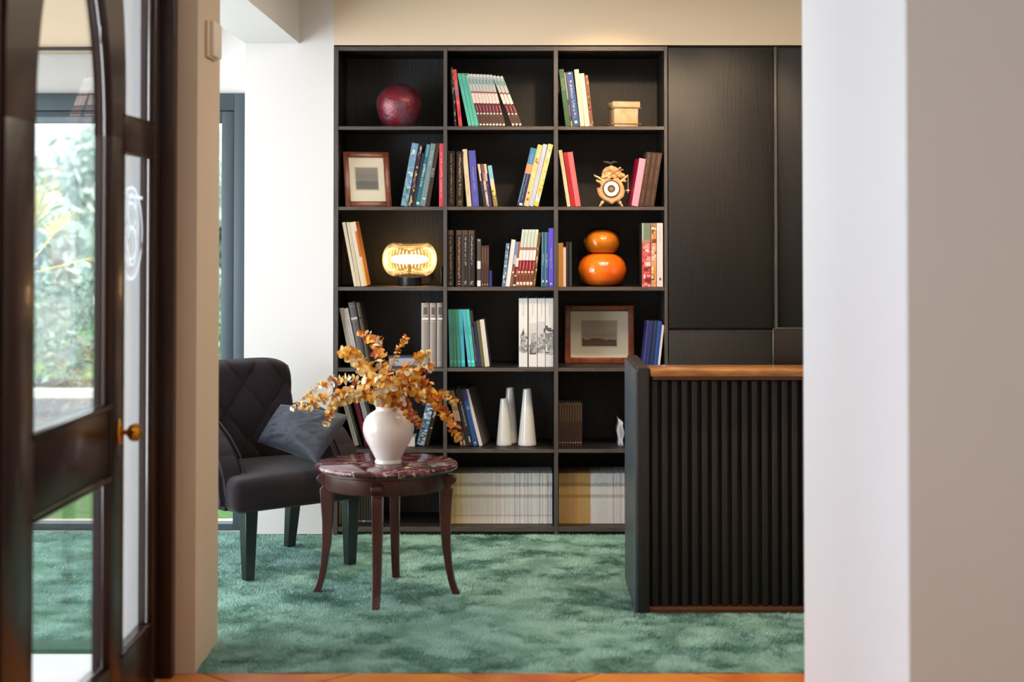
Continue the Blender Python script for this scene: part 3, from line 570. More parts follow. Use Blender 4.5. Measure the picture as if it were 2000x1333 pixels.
for i in range(64):
    yel = i < 19
    c = (196, 158, 104) if yel else (220, 222, 222); c = tuple(max(0, min(255, v+rb.randint(-9, 6))) for v in c); g1 = tuple(int(v*.72) for v in c)
    book(6, 1091.6+3.2*i, 3.1, 925+rb.uniform(-.5, .5), 0, c, 'thin tan magazine at the left of the packed row, bottom right shelf' if yel else 'thin white magazine in the tightly packed row, bottom right shelf',
         [(.19+rb.uniform(-.01, .01), .26, .25, .8, g1), (.42, .49, .25, .8, g1), (0, 1, .86, 1, tuple(int(v*.78) for v in c))], group='tan magazines, bottom right' if yel else 'white magazines, bottom right', name='magazine', simple=True, dep=.21, dy=.085+rb.uniform(-.0, .004))
# ------------------------------------------------------------------ shelf ornaments
def prof(pts, Y, yb, cxp, zb): # (halfwidth px, y px) -> (r, z rel)
    s_ = Y/F; return [(w_*s_, (yb-y)*s_) for w_, y in pts]
s_ = (YF+.14)/F; Yo = YF+.14
pot = MB().lathe([(r*s_, z*s_) for r, z in ((0, 0), (28, 0), (31, 3), (38, 18), (43.5, 34), (45.5, 48), (43, 60), (36, 71), (26, 79), (14, 84.5), (6, 86.5), (0, 87))], M((128, 36, 48), .3, metal=.35, rgb2=(104, 88, 100), vscale=16, detail=9, contrast=(.44, .72), bump=1.0, bscale=70, coat=.3, name='lustre_glaze'), n=56)
o = pot.build('round_vase'); o.location = (X(779.5, Yo, 240), Yo, ZS[0]+.0005); tag(o, 'round burgundy vase with silvery crackled lustre on the top left shelf', 'vase')
# three conical vases
def cone_vase(px, wt, wb, top, Y, label):
    s_ = Y/F; zb = ZS[4]+.0005; h = Z(top, Y)-zb
    pr = [(0, 0), (wb*.47*s_, 0), (wb*.5*s_, .004), (wb*.5*s_, .012), (wt*.5*s_, h-.006), (wt*.48*s_, h), (wt*.36*s_, h), (wt*.34*s_, h-.02), (0, h-.022)]
    o = MB().lathe(pr, M((224, 222, 218), .22, coat=.6, name='white_glaze'), n=12, smooth=False).build('conical_vase')
    bv = o.modifiers.new('b', 'BEVEL'); bv.width = .002; bv.segments = 2
    o.location = (X(px, Y, 870), Y, zb); o.rotation_euler.z = .2; tag(o, label, 'vase', 'white conical vases')
cone_vase(984.8, 15.5, 30.5, 779, YF+.13, 'shortest of the three white conical vases, in front on the left')
cone_vase(996.5, 15, 31, 757.5, YF+.22, 'tall white conical vase standing behind the shortest one')
cone_vase(1029.8, 16, 36.5, 760, YF+.13, 'widest white conical vase, rightmost of the three')
# lidded box (woven)
Yb = YF+.10; s_ = Yb/F
bx = thing('lidded_box', 'small cream lidded box with laced seams on the top right shelf', 'box', (X(1219, Yb, 240), Yb+.05, ZS[0]+.0005), (0, 0, .22))
LEA = M((214, 192, 156), .75, rgb2=(190, 160, 120), vscale=25, bump=.4, bscale=90, name='parchment')
MB().box(-25*s_, 25*s_, -.05, .05, .003, 41*s_, LEA, bev=.008).build('body', bx)
MB().box(-22*s_, 23*s_, -.045, .045, 0, 7*s_, LEA, bev=.002).build('foot', bx)
MB().box(-28*s_, 28*s_, -.058, .058, 39*s_, 50*s_, LEA, bev=.006).build('lid', bx)
for zz in (38, 7):
    m_ = MB()
    L_ = [(-30*s_, -.052), (30*s_, -.052), (30*s_, .052), (-30*s_, .052)]
    m_.tube([(a, b, zz*s_+.001) for a, b in L_], .0022, M((170, 140, 100), .8), n=6, closed=True)
    for k in range(13): m_.ball((-26*s_+k*52*s_/12, -.0525, zz*s_+.001), .0034, M((120, 90, 60), .8), n=6)
    m_.build('lacing', bx)
m_ = MB(); [m_.ball((-26*s_+k*52*s_/14, -.052, 50*s_), .0042, LEA, n=6) for k in range(15)]; m_.build('stitched_rim', bx)
# framed pictures
FRW = M((150, 72, 32), .34, coat=.3, stretch=(2, 2, 2), rgb2=(108, 46, 20), vscale=14, name='frame_wood')
def sketch(kind):
    m = bpy.data.materials.new('engraving_'+kind); m.use_nodes = True; n = m.node_tree.nodes; L = m.node_tree.links; b = n['Principled BSDF']; b.inputs['Roughness'].default_value = .7
    tc = n.new('ShaderNodeTexCoord'); sp = n.new('ShaderNodeSeparateXYZ'); L.new(tc.outputs['Generated'], sp.inputs[0])
    ns = n.new('ShaderNodeTexNoise'); ns.inputs['Scale'].default_value = 5; ns.inputs['Detail'].default_value = 8; L.new(tc.outputs['Generated'], ns.inputs[0])
    ad = n.new('ShaderNodeMath'); ad.operation = 'MULTIPLY_ADD'; ad.inputs[1].default_value = .35; L.new(ns.outputs[0], ad.inputs[0]); L.new(sp.outputs[2], ad.inputs[2])
    r = n.new('ShaderNodeValToRGB'); L.new(ad.outputs[0], r.inputs[0]); e = r.color_ramp.elements
    cs = ((.12, (70, 52, 42)), (.28, (104, 82, 64)), (.42, (86, 66, 52)), (.47, (178, 158, 134)), (.6, (160, 140, 122)), (.9, (188, 172, 154))) if kind == 'sea' else ((.15, (92, 84, 78)), (.35, (44, 42, 44)), (.52, (52, 50, 52)), (.62, (120, 112, 104)), (.78, (96, 88, 84)), (1, (128, 114, 104)))
    e[0].position, e[0].color = cs[0][0], lin(cs[0][1]); e[1].position, e[1].color = cs[-1][0], lin(cs[-1][1])
    for p_, c_ in cs[1:-1]: q = e.new(p_); q.color = lin(c_)
    L.new(r.outputs[0], b.inputs['Base Color']); return m
def frame_pic(name, label, W, H, fw, mat_w, mat_z, pw, ph, pz, kind, loc, rot):
    t = thing(name, label, 'picture frame', loc, rot); d = .02
    for (x0, x1, z0, z1) in ((-W/2, -W/2+fw, 0, H), (W/2-fw, W/2, 0, H), (-W/2+fw, W/2-fw, 0, fw), (-W/2+fw, W/2-fw, H-fw, H)):
        MB().box(x0, x1, 0, d, z0, z1, FRW, bev=.003).build('frame_rail', t)
    B(-W/2+fw, W/2-fw, .012, .017, fw, H-fw, M((240, 230, 204), .8)).build('mat_board', t)
    B(-pw/2-.006, pw/2+.006, .0112, .0119, pz-.006, pz+ph+.006, M((206, 192, 160), .8)).build('mat_line', t)
    B(-pw/2, pw/2, .0104, .0111, pz, pz+ph, sketch(kind)).build('print', t)
    B(-W/2+fw, W/2-fw, .006, .0075, fw, H-fw, glassy('picture_glass', (1, 1, 1), .3)).build('glass', t)
    B(-W/2+fw, W/2-fw, .0175, .019, fw, H-fw, M((60, 40, 26), .8)).build('backing', t)
    return t
Yp = YF+.235; s_ = Yp/F
frame_pic('picture_frame', 'brown wooden frame with a landscape print and wide cream mat, right of the white volumes', 135.5*s_, 113*s_, 11.5*s_, 0, 0, 67*s_, 48*s_, 34*s_, 'sea', (X(1171, Yp, 700), Yp, ZS[3]+.001), (math.radians(-5), 0, 0))
Yp = YF+.07; s_ = Yp/F
frame_pic('picture_frame', 'reddish brown frame with a small dark etching, tilted on the second left shelf', 93*s_, 112*s_, 11*s_, 0, 0, 44*s_, 44*s_, 36*s_, 'dark', (X(720.5, Yp, 400), Yp+.01, ZS[1]+.001), (math.radians(-14), 0, math.radians(19)))
# table lamp
Yl = YF+.17; s_ = Yl/F; lx = X(800, Yl, 550); zl = ZS[2]+.0008
lm = thing('table_lamp', 'glowing ribbed amber glass lamp on a black round base', 'lamp', (lx, Yl, zl))
MB().lathe([(0, 0), (23*s_, 0), (23*s_, 16.5*s_), (0, 16.5*s_)], M((30, 34, 38), .35, metal=.4, name='black_metal'), n=40, smooth=False).build('base', lm)
hz = 51*s_; hh = 33*s_
pr = []
for i in range(25):
    a = -PI/2+PI*i/24; c_ = math.cos(a); r = (20+33*c_**.75)*s_ if c_ > 1e-6 else 20*s_; pr.append((r, hz+hh*math.sin(a)*1.04))
SH = glassy('amber_ribbed_glass', (1.0, .84, .58), .9, diffuse=.03, dcol=(1, .74, .42), rough=.05, ior=1.5)
MB().lathe(pr, SH, n=200, rib=.008, ribn=50, capb=False).build('shade', lm)
pr = [(r*.9, hz+(z-hz)*.8) for r, z in pr]
MB().lathe(pr, glassy('inner_glass', (1.0, .93, .8), .8, diffuse=.05, dcol=(1, .8, .5), rough=.05), n=160, rib=.03, ribn=40, capb=False).build('inner_glass', lm)
pr = [(0, hz-9*s_)]+[(37*s_*math.sin(PI*i/12)**.6, hz-9*s_*math.cos(PI*i/12)) for i in range(1, 12)]+[(0, hz+9*s_)]
MB().lathe(pr, emit('lamp_glow', (255, 236, 204), 5), n=48).build('light_disc', lm)
MB().lathe([(3*s_, 16*s_), (3*s_, hz-9*s_)], M((120, 90, 40), .3, metal=1), n=12).build('stem', lm)
pl_ = bpy.data.lights.new('lamp_bulb', 'POINT'); pl_.energy = 3.2; pl_.color = (1, .78, .5); pl_.shadow_soft_size = .05
po = bpy.data.objects.new('lamp_bulb', pl_); COL.objects.link(po); po.location = (lx, Yl, zl+hz)
cb_ = MB(); cb_.tube([(lx+.05, Yl+.02, zl+.004), (lx+.09, Yl+.1, zl+.004), (lx+.1, YB-.03, zl+.02), (X(841, YB), YB-.012, zl+.05)], .003, M((20, 18, 16), .5), n=6)
cb_.box(X(837, YB), X(845, YB), YB-.02, YB-.003, zl+.035, zl+.075, M((22, 20, 18), .4), bev=.002); lc(cb_.build('power_cord'), lm)
o = MB().box(X(862.5, YF+.2), X(865.4, YF+.2), YF+.1, YF+.26, zl, zl+.095, M((20, 18, 16), .4), bev=.002).build('power_adapter'); tag(o, 'slim black power box standing against the upright by the lamp', 'adapter')
# orange gourd vase
Yg = YF+.16; s_ = Yg/F
gv = thing('gourd_vase', 'glossy orange double gourd glass vase with an amber upper bulb', 'vase', (X(1176, Yg, 550), Yg, ZS[2]+.0006))
OR = M((244, 122, 24), .1, coat=.9, rgb2=(226, 88, 16), vscale=9, contrast=(.4, .7), name='orange_glass')
pr = [(0, 0), (26, 0), (35, 4), (43, 13), (47.3, 26), (47.5, 34), (44, 46), (38, 54), (30, 59.5), (24, 62), (20, 63.5), (0, 63.5)]
MB().lathe([(r*s_, z*s_) for r, z in pr], OR, n=64).build('lower_bulb', gv)
AM = M((226, 164, 52), .1, coat=.8, rgb2=(206, 130, 36), vscale=12, name='amber_glass')
pr = [(0, 64.5), (24, 64.5), (29, 68), (32.5, 76), (33.5, 84), (31, 94), (25, 102), (16, 107), (7, 109), (0, 109.3)]
MB().lathe([(r*s_, z*s_) for r, z in pr], AM, n=64).build('upper_bulb', gv)
pr = [(25, 64), (32, 69), (37, 78), (38.5, 88), (36, 99), (29, 107), (18, 112), (8, 113.5), (0, 114)]
MB().lathe([(r*s_, z*s_) for r, z in pr], glassy('brown_glass', (.97, .80, .58), .5, diffuse=.03, dcol=(.4, .12, .03)), n=64, capb=False).build('outer_glass', gv)
# gilt clock
Yc = YF+.09; s_ = Yc/F; cx0 = X(1194, Yc, 400); zc0 = ZS[1]+.0006
ck = thing('mantel_clock', 'small ornate gilt rococo clock with white round dial on two feet', 'clock', (cx0, Yc, zc0))
GI = M((226, 176, 122), .38, metal=.35, bump=.5, bscale=60, name='gilt_wood')
GI2 = M((240, 200, 150), .4, metal=.2, name='gilt_light')
def cp(px, py, y=0): return ((px-1194)*s_, y, (403-py)*s_)
ol = [(1175, 352), (1185, 348), (1196, 350), (1207, 346), (1213, 352), (1218, 362), (1220.5, 373), (1218, 383), (1210, 390.5), (1201, 394), (1195, 398), (1189, 394), (1179, 389.5), (1171, 382), (1167, 373), (1166.5, 365), (1171, 367), (1174.5, 361), (1171, 356)]
def cpoly(ol, y0, y1, mat, bev):
    bm = bmesh.new(); vs = [bm.verts.new(cp(a, b, y0)) for a, b in ol]; f = bm.faces.new(vs)
    r = bmesh.ops.extrude_face_region(bm, geom=[f]); bmesh.ops.translate(bm, verts=[v for v in r['geom'] if isinstance(v, bmesh.types.BMVert)], vec=(0, y1-y0, 0))
    bmesh.ops.recalc_face_normals(bm, faces=bm.faces)
    es = [e for e in bm.edges if all(abs(v.co.y-y0) < 1e-6 for v in e.verts)]
    bmesh.ops.bevel(bm, geom=es, offset=bev, segments=3, affect='EDGES'); m_ = MB(); m_.addbm(bm, mat, False); return m_
cpoly(ol, 0, .06, GI, .004).build('case', ck)
m_ = MB(); inner = [(1194+(a-1194)*.86, 370+(b-370)*.86) for a, b in ol]
m_.tube([cp(a, b, -.001) for a, b in inner], .0022, GI2, n=6, closed=True); m_.build('case_moulding', ck)
def ring(r0, r1, y0, y1, mat, n=40):
    m_ = MB(); rows = []
    for (r, y) in ((r0, y1), (r0, y0), (r1, y0), (r1, y1)):
        rows.append([cp(1194+r*math.cos(2*PI*j/n), 368-r*math.sin(2*PI*j/n), y) for j in range(n)])
    m_.grid(rows, mat, closeu=True, smooth=False); return m_
ring(14.6, 17.2, -.004, .004, M((120, 70, 40), .4, metal=.4)).build('bezel', ck)
ring(7.6, 14.6, -.009, .002, M((244, 240, 232), .4, coat=.5)).build('dial', ck)
ring(0.05, 7.6, -.005, .002, M((110, 100, 96), .35, metal=.6)).build('dial_centre', ck)
m_ = MB(); m_.prism([(cp(1194+5*math.cos(a_)*(.5 if k % 2 else 1), 0)[0], (403-(368-5*math.sin(a_)*(.5 if k % 2 else 1)))*s_) for k in range(12) for a_ in [2*PI*k/12]], -.0065, -.0045, M((226, 160, 70), .3, metal=.8)); m_.build('rosette', ck)
cr = [(1177, 347), (1176, 338), (1179, 331), (1185, 326), (1194, 322), (1203, 325), (1210, 330), (1214, 336), (1220, 338), (1222, 343), (1217, 349), (1210, 346), (1203, 349), (1196, 346), (1187, 350)]
cpoly(cr, .008, .05, GI, .005).build('crest', ck)
m_ = MB(); rr = random.Random(5)
for i in range(34):
    a = rr.uniform(0, PI); R_ = rr.uniform(6, 19); px, py = 1198+R_*1.1*math.cos(a), 345-R_*math.sin(a)*1.05
    pts = [cp(px+4*math.cos(a+t*1.8)*(1-t*.4), py-4*math.sin(a+t*1.8)*(1-t*.4), .004-.004*math.sin(t*2)) for t in (0, .5, 1, 1.5, 2, 2.5)]
    m_.tube(pts, [.0032, .003, .0026, .0022, .0018, .001], GI2 if i % 3 else GI, n=6)
m_.build('scrollwork', ck)
for pts in ([(1182, 352), (1174, 349), (1168, 345), (1163, 343), (1160.5, 340)], [(1176, 356), (1171, 354), (1167, 353), (1165, 350)], [(1212, 354), (1218, 350), (1223, 345), (1227, 341)], [(1216, 352), (1220, 352), (1223, 354)]):
    MB().tube([cp(a, b, .01) for a, b in pts], [.007, .006, .005, .004, .0025][:len(pts)], GI, n=8).build('horn', ck)
for sgn in (-1, 1):
    x0 = 1194+sgn*14.5
    MB().tube([cp(x0, 392, .02), cp(x0+sgn*3, 395, .02), cp(x0+sgn*5, 398, .02), cp(x0+sgn*7, 401, .02), cp(x0+sgn*9, 402.2, .02)], [.008, .009, .005, .0055, .002], GI2, n=8).build('foot', ck)
MB().tube([cp(1190, 395, .05), cp(1192, 402.5, .085)], [.006, .003], GI, n=8).build('rear_prop', ck)
m_ = MB(); m_.tube([cp(1227, 341, .01), cp(1227, 355, .009), cp(1227, 369, .008)], .0011, GI2, n=5)
for d in ((0, 5), (5, 0), (-5, 0), (0, -4)): m_.tube([cp(1227, 371, .008), cp(1227+d[0], 371+d[1], .008)], [.003, .001], GI2, n=6)
m_.build('key_chain', ck)
m_ = MB(); DK = M((74, 58, 50), .5, metal=.4)
m_.ball(cp(1193, 318, .02), .007, DK, sc=(1.6, .8, .8)); m_.tube([cp(1193, 318, .02), cp(1186, 316, .02), cp(1178, 314.5, .02)], [.006, .007, .002], DK, n=6); m_.tube([cp(1194, 318, .02), cp(1200, 315, .02), cp(1206, 316, .02)], [.005, .006, .002], DK, n=6); m_.tube([cp(1194, 324, .02), cp(1194, 318, .02)], .003, DK, n=6)
m_.build('bird_finial', ck)
# ------------------------------------------------------------------ reception counter
YD = 6.3; xd0 = X(1241, YD, 950); xd1 = X(1268, YD, 950); zd = P(1255, 719, YD).z; xe = 1.62
rd = thing('reception_counter', 'black slatted reception counter with a warm wooden top', 'counter', (xd0, YD, 0))
DKW = M((36, 29, 26), .55, bump=.3, bscale=28, stretch=(8, 8, .4), rgb2=(26, 21, 19), vscale=12, name='counter_wood')
DKW_LIT = M((76, 83, 90), .42, coat=.1, bump=.2, bscale=28, stretch=(8, 8, .4), rgb2=(60, 67, 74), vscale=12, name='counter_wood_daylit')  # the counter's black wood, with daylight from the left put into the colour
DKB = M((24, 20, 18), .7, name='counter_backing')
loc_child(MB().box(xd0+.012, xd1, YD, YD+.60, .0, zd, DKW, bev=.002), 'end_panel', rd)
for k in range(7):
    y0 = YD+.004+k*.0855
    loc_child(MB().box(xd0, xd0+.0118, y0, y0+.076, .0, zd-.014, DKW_LIT, bev=.0015), 'side_slat', rd)
loc_child(B(xd1+.0005, xe, YD+.055, YD+.08, .0, P(1300, 743, YD).z-.001, DKB), 'front_backing', rd)
pitch = 19.55*YD/F; n = int((xe-xd1-.02)/pitch)
for k in range(n):
    x0 = xd1+.012+k*pitch
    loc_child(MB().box(x0, x0+pitch*.58, YD+.022, YD+.0545, P(1300, 1187, YD+.02).z, P(1300, 744, YD+.02).z, DKW, bev=.003), 'slat', rd)
loc_child(MB().box(xd1+.001, xe, YD+.004, YD+.054, .0, P(1300, 1188, YD).z, M((120, 72, 48), .35, metal=.6), bev=.002), 'brass_base_strip', rd)
TOPW = M((186, 128, 68), .28, coat=.5, stretch=(1.5, 9, 9), rgb2=(128, 78, 40), vscale=7, name='counter_top_wood')
zt1 = P(1400, 722.5, YD-.012).z
loc_child(MB().box(xd1+.006, xe, YD-.014, YD+.20, zt1-.027, zt1, TOPW, bev=.004), 'counter_top', rd)
loc_child(MB().box(xd1+.014, xe, YD+.002, YD+.19, P(1400, 743, YD).z, zt1-.0275, M((96, 46, 26), .4, coat=.3), bev=.002), 'top_moulding', rd)
loc_child(B(xd1+.001, xe, YD+.21, YD+.60, .70, .735, DKW), 'work_surface', rd)
# monitor on the work surface
mo = thing('monitor', 'dark flat monitor standing behind the counter at the right', 'monitor', (1.12, YD+.34, .736))
x0 = X(1510, YD+.3, 690)-1.12
ztm = P(1500, 641, YD+.3).z-.736
MB().box(x0, x0+.5, -.04, -.015, .06, ztm, M((44, 32, 26), .35), bev=.008).build('casing', mo)
MB().box(x0+.008, x0+.492, -.015, -.012, .07, ztm-.008, M((10, 10, 12), .1)).build('screen', mo)
MB().tube([(x0+.008, -.041, .07), (x0+.001, -.041, .08), (x0+.0008, -.041, ztm-.012), (x0+.012, -.041, ztm-.0008), (x0+.49, -.041, ztm-.0008)], .0012, M((130, 126, 120), .3, metal=.8), n=5).build('rim', mo)
MB().box(x0+.22, x0+.28, -.012, .03, .008, .2, M((40, 36, 34), .4)).build('stand', mo)
MB().box(x0+.14, x0+.36, -.08, .1, 0, .008, M((40, 36, 34), .4)).build('foot', mo)
# ------------------------------------------------------------------ armchair
ac = thing('armchair', 'dark velvet armchair with deep buttoned back, left of the round table', 'armchair', (-1.078, 7.235, 0), (0, 0, math.radians(39)))
VEL = M((33, 24, 30), .9, sheen=.16, rgb2=(25, 18, 23), vscale=8, bump=.15, bscale=160, spec=.2, name='dark_velvet')
LEGM = M((22, 26, 26), .3, coat=.4, name='black_leg')
def rbox(x0, x1, y0, y1, z0, z1, r, bulge=0, n=10):
    bm = bmesh.new(); bmesh.ops.create_cube(bm, size=1)
    for v in bm.verts: v.co = Vector(((x0+x1)/2+v.co.x*(x1-x0), (y0+y1)/2+v.co.y*(y1-y0), (z0+z1)/2+v.co.z*(z1-z0)))
    bmesh.ops.bevel(bm, geom=bm.edges[:], offset=r, segments=5, affect='EDGES', profile=.5)
    if bulge:
        bmesh.ops.subdivide_edges(bm, edges=[e for e in bm.edges if e.calc_length() > .1], cuts=8, use_grid_fill=True)
        for v in bm.verts:
            if v.co.z > z1-r*.6:
                u = (v.co.x-(x0+x1)/2)/(x1-x0)*2; w_ = (v.co.y-(y0+y1)/2)/(y1-y0)*2
                v.co.z += bulge*max(0, 1-u*u)*max(0, 1-w_*w_)
    return bm
m_ = MB(); m_.addbm(rbox(-.335, .335, -.32, .22, .285, .425, .04, .035), VEL); m_.build('seat', ac)
# tufted back
nu, nv = 64, 44; W2 = .275; zb0 = .40; HB = .475
def backpt(u, v, front):
    x = u*W2*(1-.05*(1-v)); z = zb0+HB*v*(1-.10*abs(u)**5)
    yb = .20+.075*v
    edge = (max(0, 1-abs(u)**10))*(max(0, 1-(abs(2*v-1))**14))
    if front:
        pu = .105; pv = .125
        a = (x/pu+(z-.02)/pv)/2; b = (x/pu-(z-.02)/pv)/2
        h = (abs(math.sin(PI*a))*abs(math.sin(PI*b)))**.38
        return (x, yb-.045*edge-.030*h*edge**.5-.02*(abs(u)**3)*edge, z)
    return (x, yb+.045*edge, z)
rows = []
for i in range(nv+1):
    v = i/nv; rows.append([backpt(-1+2*j/nu, v, True) for j in range(nu+1)]+[backpt(1-2*j/nu, v, False) for j in range(1, nu)])
m_ = MB(); m_.grid(rows, VEL, closeu=True, capu=True); m_.build('backrest', ac)
for i in range(-6, 7):
    for j in range(-12, 13):
        # lattice points where a and b are integers
        a, b = i, j
        x = (a+b)*.105; z = .02+(a-b)*.125
        u = x/W2; v = (z-zb0)/HB
        if abs(u) < .86 and .12 < v < .93:
            p = backpt(u, v, True); MB().ball((p[0], p[1]-.001, p[2]), .009, VEL, n=10, sc=(1, .5, 1)).build('button', ac)
for sgn in (-1, 1):
    prf = [(.25, .66), (.12, .655), (.0, .63), (-.09, .58), (-.17, .515), (-.222, .435), (-.25, .34), (-.252, .292), (.25, .292)]
    bm = bmesh.new(); xo = sgn*.296; t_ = .125
    xin, xout = (xo-t_/2, xo+t_/2)
    vs = [bm.verts.new((xin, a, b)) for a, b in prf]; f = bm.faces.new(vs)
    r = bmesh.ops.extrude_face_region(bm, geom=[f]); bmesh.ops.translate(bm, verts=[v for v in r['geom'] if isinstance(v, bmesh.types.BMVert)], vec=(xout-xin, 0, 0))
    bmesh.ops.recalc_face_normals(bm, faces=bm.faces); bmesh.ops.bevel(bm, geom=bm.edges[:], offset=.022, segments=4, affect='EDGES')
    m_ = MB(); m_.addbm(bm, VEL); m_.build('armrest', ac)
    pts = [(xo-.060*sgn, a-.004 if a < .2 else a, b+.001) for a, b in prf[:7]]
    MB().tube(pts, .0035, VEL, n=6).build('piping', ac)
for (x, y) in ((-.245, -.265), (.262, -.265), (-.245, .2), (.262, .2)):
    rows = []
    for z, h in ((0.0, .020), (.29, .030)):
        k = .0 if y < 0 else (.04*(1-z/.29))
        rows.append([(x-h, y-h+k, z), (x+h, y-h+k, z), (x+h, y+h+k, z), (x-h, y+h+k, z)])
    m_ = MB(); m_.grid(rows, LEGM, closeu=True, capu=True, smooth=False); o = m_.build('leg', ac); bv = o.modifiers.new('b', 'BEVEL'); bv.width = .003; bv.segments = 2
# cushion
def cushion(name, label, TL, TR, BL, BR, T, mat, seed):
    TL, TR, BL, BR = map(Vector, (TL, TR, BL, BR)); c = (TL+TR+BL+BR)/4
    nrm = (TR-BL).cross(TL-BR).normalized()
    if nrm.y > 0: nrm = -nrm
    N = 44; m_ = MB(); fr_, bk_ = [], []
    for i in range(N+1):
        v = -1+2*i/N; rf, rb_ = [], []
        for j in range(N+1):
            u = -1+2*j/N; uu = u*(1-.04*(1-v**2)); vv = v*(1-.05*(1-u**2))
            p = (TL*(1-uu)*(1+vv)+TR*(1+uu)*(1+vv)+BL*(1-uu)*(1-vv)+BR*(1+uu)*(1-vv))/4-c
            th = T*max(0, (1-u*u))**.5*max(0, (1-v*v))**.5
            wr = .013*noise.noise(Vector((u*2.2+seed, v*5.5-u*3, seed)))+.006*noise.noise(Vector((u*6+seed, v*11-u*7, 2)))
            e = min(1, 3*(1-abs(u)))*min(1, 3*(1-abs(v)))
            rf.append(p+nrm*(th+wr*e)); rb_.append(p-nrm*(th*.85))
        fr_.append(rf); bk_.append(rb_)
    m_.grid(fr_, mat); m_.grid([r[::-1] for r in bk_], mat)
    o = m_.build(name); o.location = c; tag(o, label, 'cushion'); return o
SLATE = M((36, 43, 57), .6, sheen=.15, rgb2=(27, 32, 44), vscale=4, spec=.4, name='slate_satin')
cushion('cushion', 'slate blue square cushion lying against the back of the armchair', P(548, 790, 7.32), P(683, 811, 7.12), P(502, 864, 7.20), P(618, 906, 6.99), .07, SLATE, 3.1)
# ------------------------------------------------------------------ round side table
TC = (-.507, 6.65)
tb = thing('side_table', 'round mahogany side table with burgundy marble top and four sabre legs', 'table', (TC[0], TC[1], 0), (0, 0, math.radians(-4)))
zt_ = .5235; R = .288
MARB = marble()
MB().lathe([(0, zt_-.024), (R-.012, zt_-.024), (R-.003, zt_-.019), (R, zt_-.012), (R-.002, zt_-.005), (R-.009, zt_), (0, zt_)], MARB, n=96).build('marble_top', tb)
MB().lathe([(.2, .486), (.255, .486), (.262, .490), (.262, .4985), (.2, .4985)], MAHOGT, n=80).build('rim_moulding', tb)
MB().lathe([(.222, .425), (.243, .425), (.246, .43), (.246, .486), (.222, .486)], MAHOGT, n=80, capb=False).build('apron', tb)
outer = [(.476, .262), (.472, .274), (.462, .283), (.450, .283), (.440, .270), (.430, .258), (.424, .262), (.415, .270), (.36, .266), (.28, .260), (.20, .260), (.12, .266), (.06, .276), (.025, .287), (.006, .298), (.0, .300)]
inner_ = [(.476, .243), (.472, .243), (.462, .243), (.450, .242), (.440, .241), (.430, .224), (.424, .220), (.415, .217), (.36, .216), (.28, .219), (.20, .226), (.12, .238), (.06, .250), (.025, .260), (.006, .268), (.0, .268)]
for k in range(4):
    a = k*PI/2-PI/2; ca, sa = math.cos(a), math.sin(a); rows = []
    for (z, ro), (_, ri) in zip(outer, inner_):
        hw = .0215-.006*(1-z/.476)
        pts = [(ri, -hw), (ro, -hw), (ro, hw), (ri, hw)]
        rows.append([(r*ca-t*sa, r*sa+t*ca, z) for r, t in pts])
    m_ = MB(); m_.grid(rows, MAHOGT, closeu=True, capu=True, smooth=False); o = m_.build('leg', tb); bv = o.modifiers.new('b', 'BEVEL'); bv.width = .0025; bv.segments = 2; bv.limit_method = 'ANGLE'
# white vase
VC = (X(758.5, 6.62, 850), 6.62); s_ = 6.62/F; zv = zt_+.0005
vs_ = MB().lathe([(r*s_, z*s_) for r, z in ((0, 0), (25, 0), (26.2, 1.5), (26.2, 6), (24.8, 8), (25.2, 10), (28, 15), (32, 23), (39, 36), (44, 45), (47.5, 54), (49.7, 63), (50, 69), (48.8, 78), (46, 85), (42, 91.5), (35, 98), (28.5, 102), (25, 104), (24.2, 107), (25, 110), (23.8, 111.5), (22, 110), (22, 103), (38, 90), (44, 70), (30, 30), (0, 12))], M((236, 228, 220), .18, coat=.8, name='white_porcelain'), n=72).build('vase')
vs_.location = (VC[0], VC[1], zv); tag(vs_, 'white glazed baluster vase holding dried leaves on the marble table', 'vase')
# dried branches
LC = [(238, 152, 36), (244, 180, 60), (248, 206, 118), (250, 232, 192), (216, 112, 40), (168, 70, 34), (246, 172, 34), (252, 240, 216)]
LM = [M(c, .55, rgb2=tuple(int(v*.82) for v in c), vscale=40, name='dried_leaf') for c in LC]
for m_x in LM:
    n_ = m_x.node_tree.nodes; b = n_['Principled BSDF']; b.inputs['Subsurface Weight'].default_value = .0
LEAF = {}
def leafmesh(k, v):
    if (k, v) in LEAF: return LEAF[(k, v)]
    m_ = MB(); rg = random.Random(k*7+v); n = 9; cup = rg.uniform(.15, .4)*rg.choice((1, -1)); rows = []
    for r in (0.02, .55, 1):
        rows.append([(r*math.cos(2*PI*j/n)*(1 if math.cos(2*PI*j/n) < .8 else 1.15), r*math.sin(2*PI*j/n)*.9, cup*r*r+.18*r*math.sin(4*PI*j/n+v)) for j in range(n)])
    m_.grid(rows, LM[k], closeu=True)
    o = m_.build('leaf_proto', weld=False); me = o.data; bpy.data.objects.remove(o)
    LEAF[(k, v)] = me; return me
def bez(pts, n):
    out = []; P_ = [Vector(p) for p in pts]; P_ = [P_[0]]+P_+[P_[-1]]
    m = len(P_)-3
    for i in range(n+1):
        t = i/n*m; k = min(int(t), m-1); f = t-k; a, b, c, d = P_[k:k+4]
        out.append(.5*((2*b)+(c-a)*f+(2*a-5*b+4*c-d)*f*f+(3*b-a-3*c+d)*f**3))
    return out
mouth = Vector((VC[0], VC[1], zv+.2))
rl = random.Random(21)
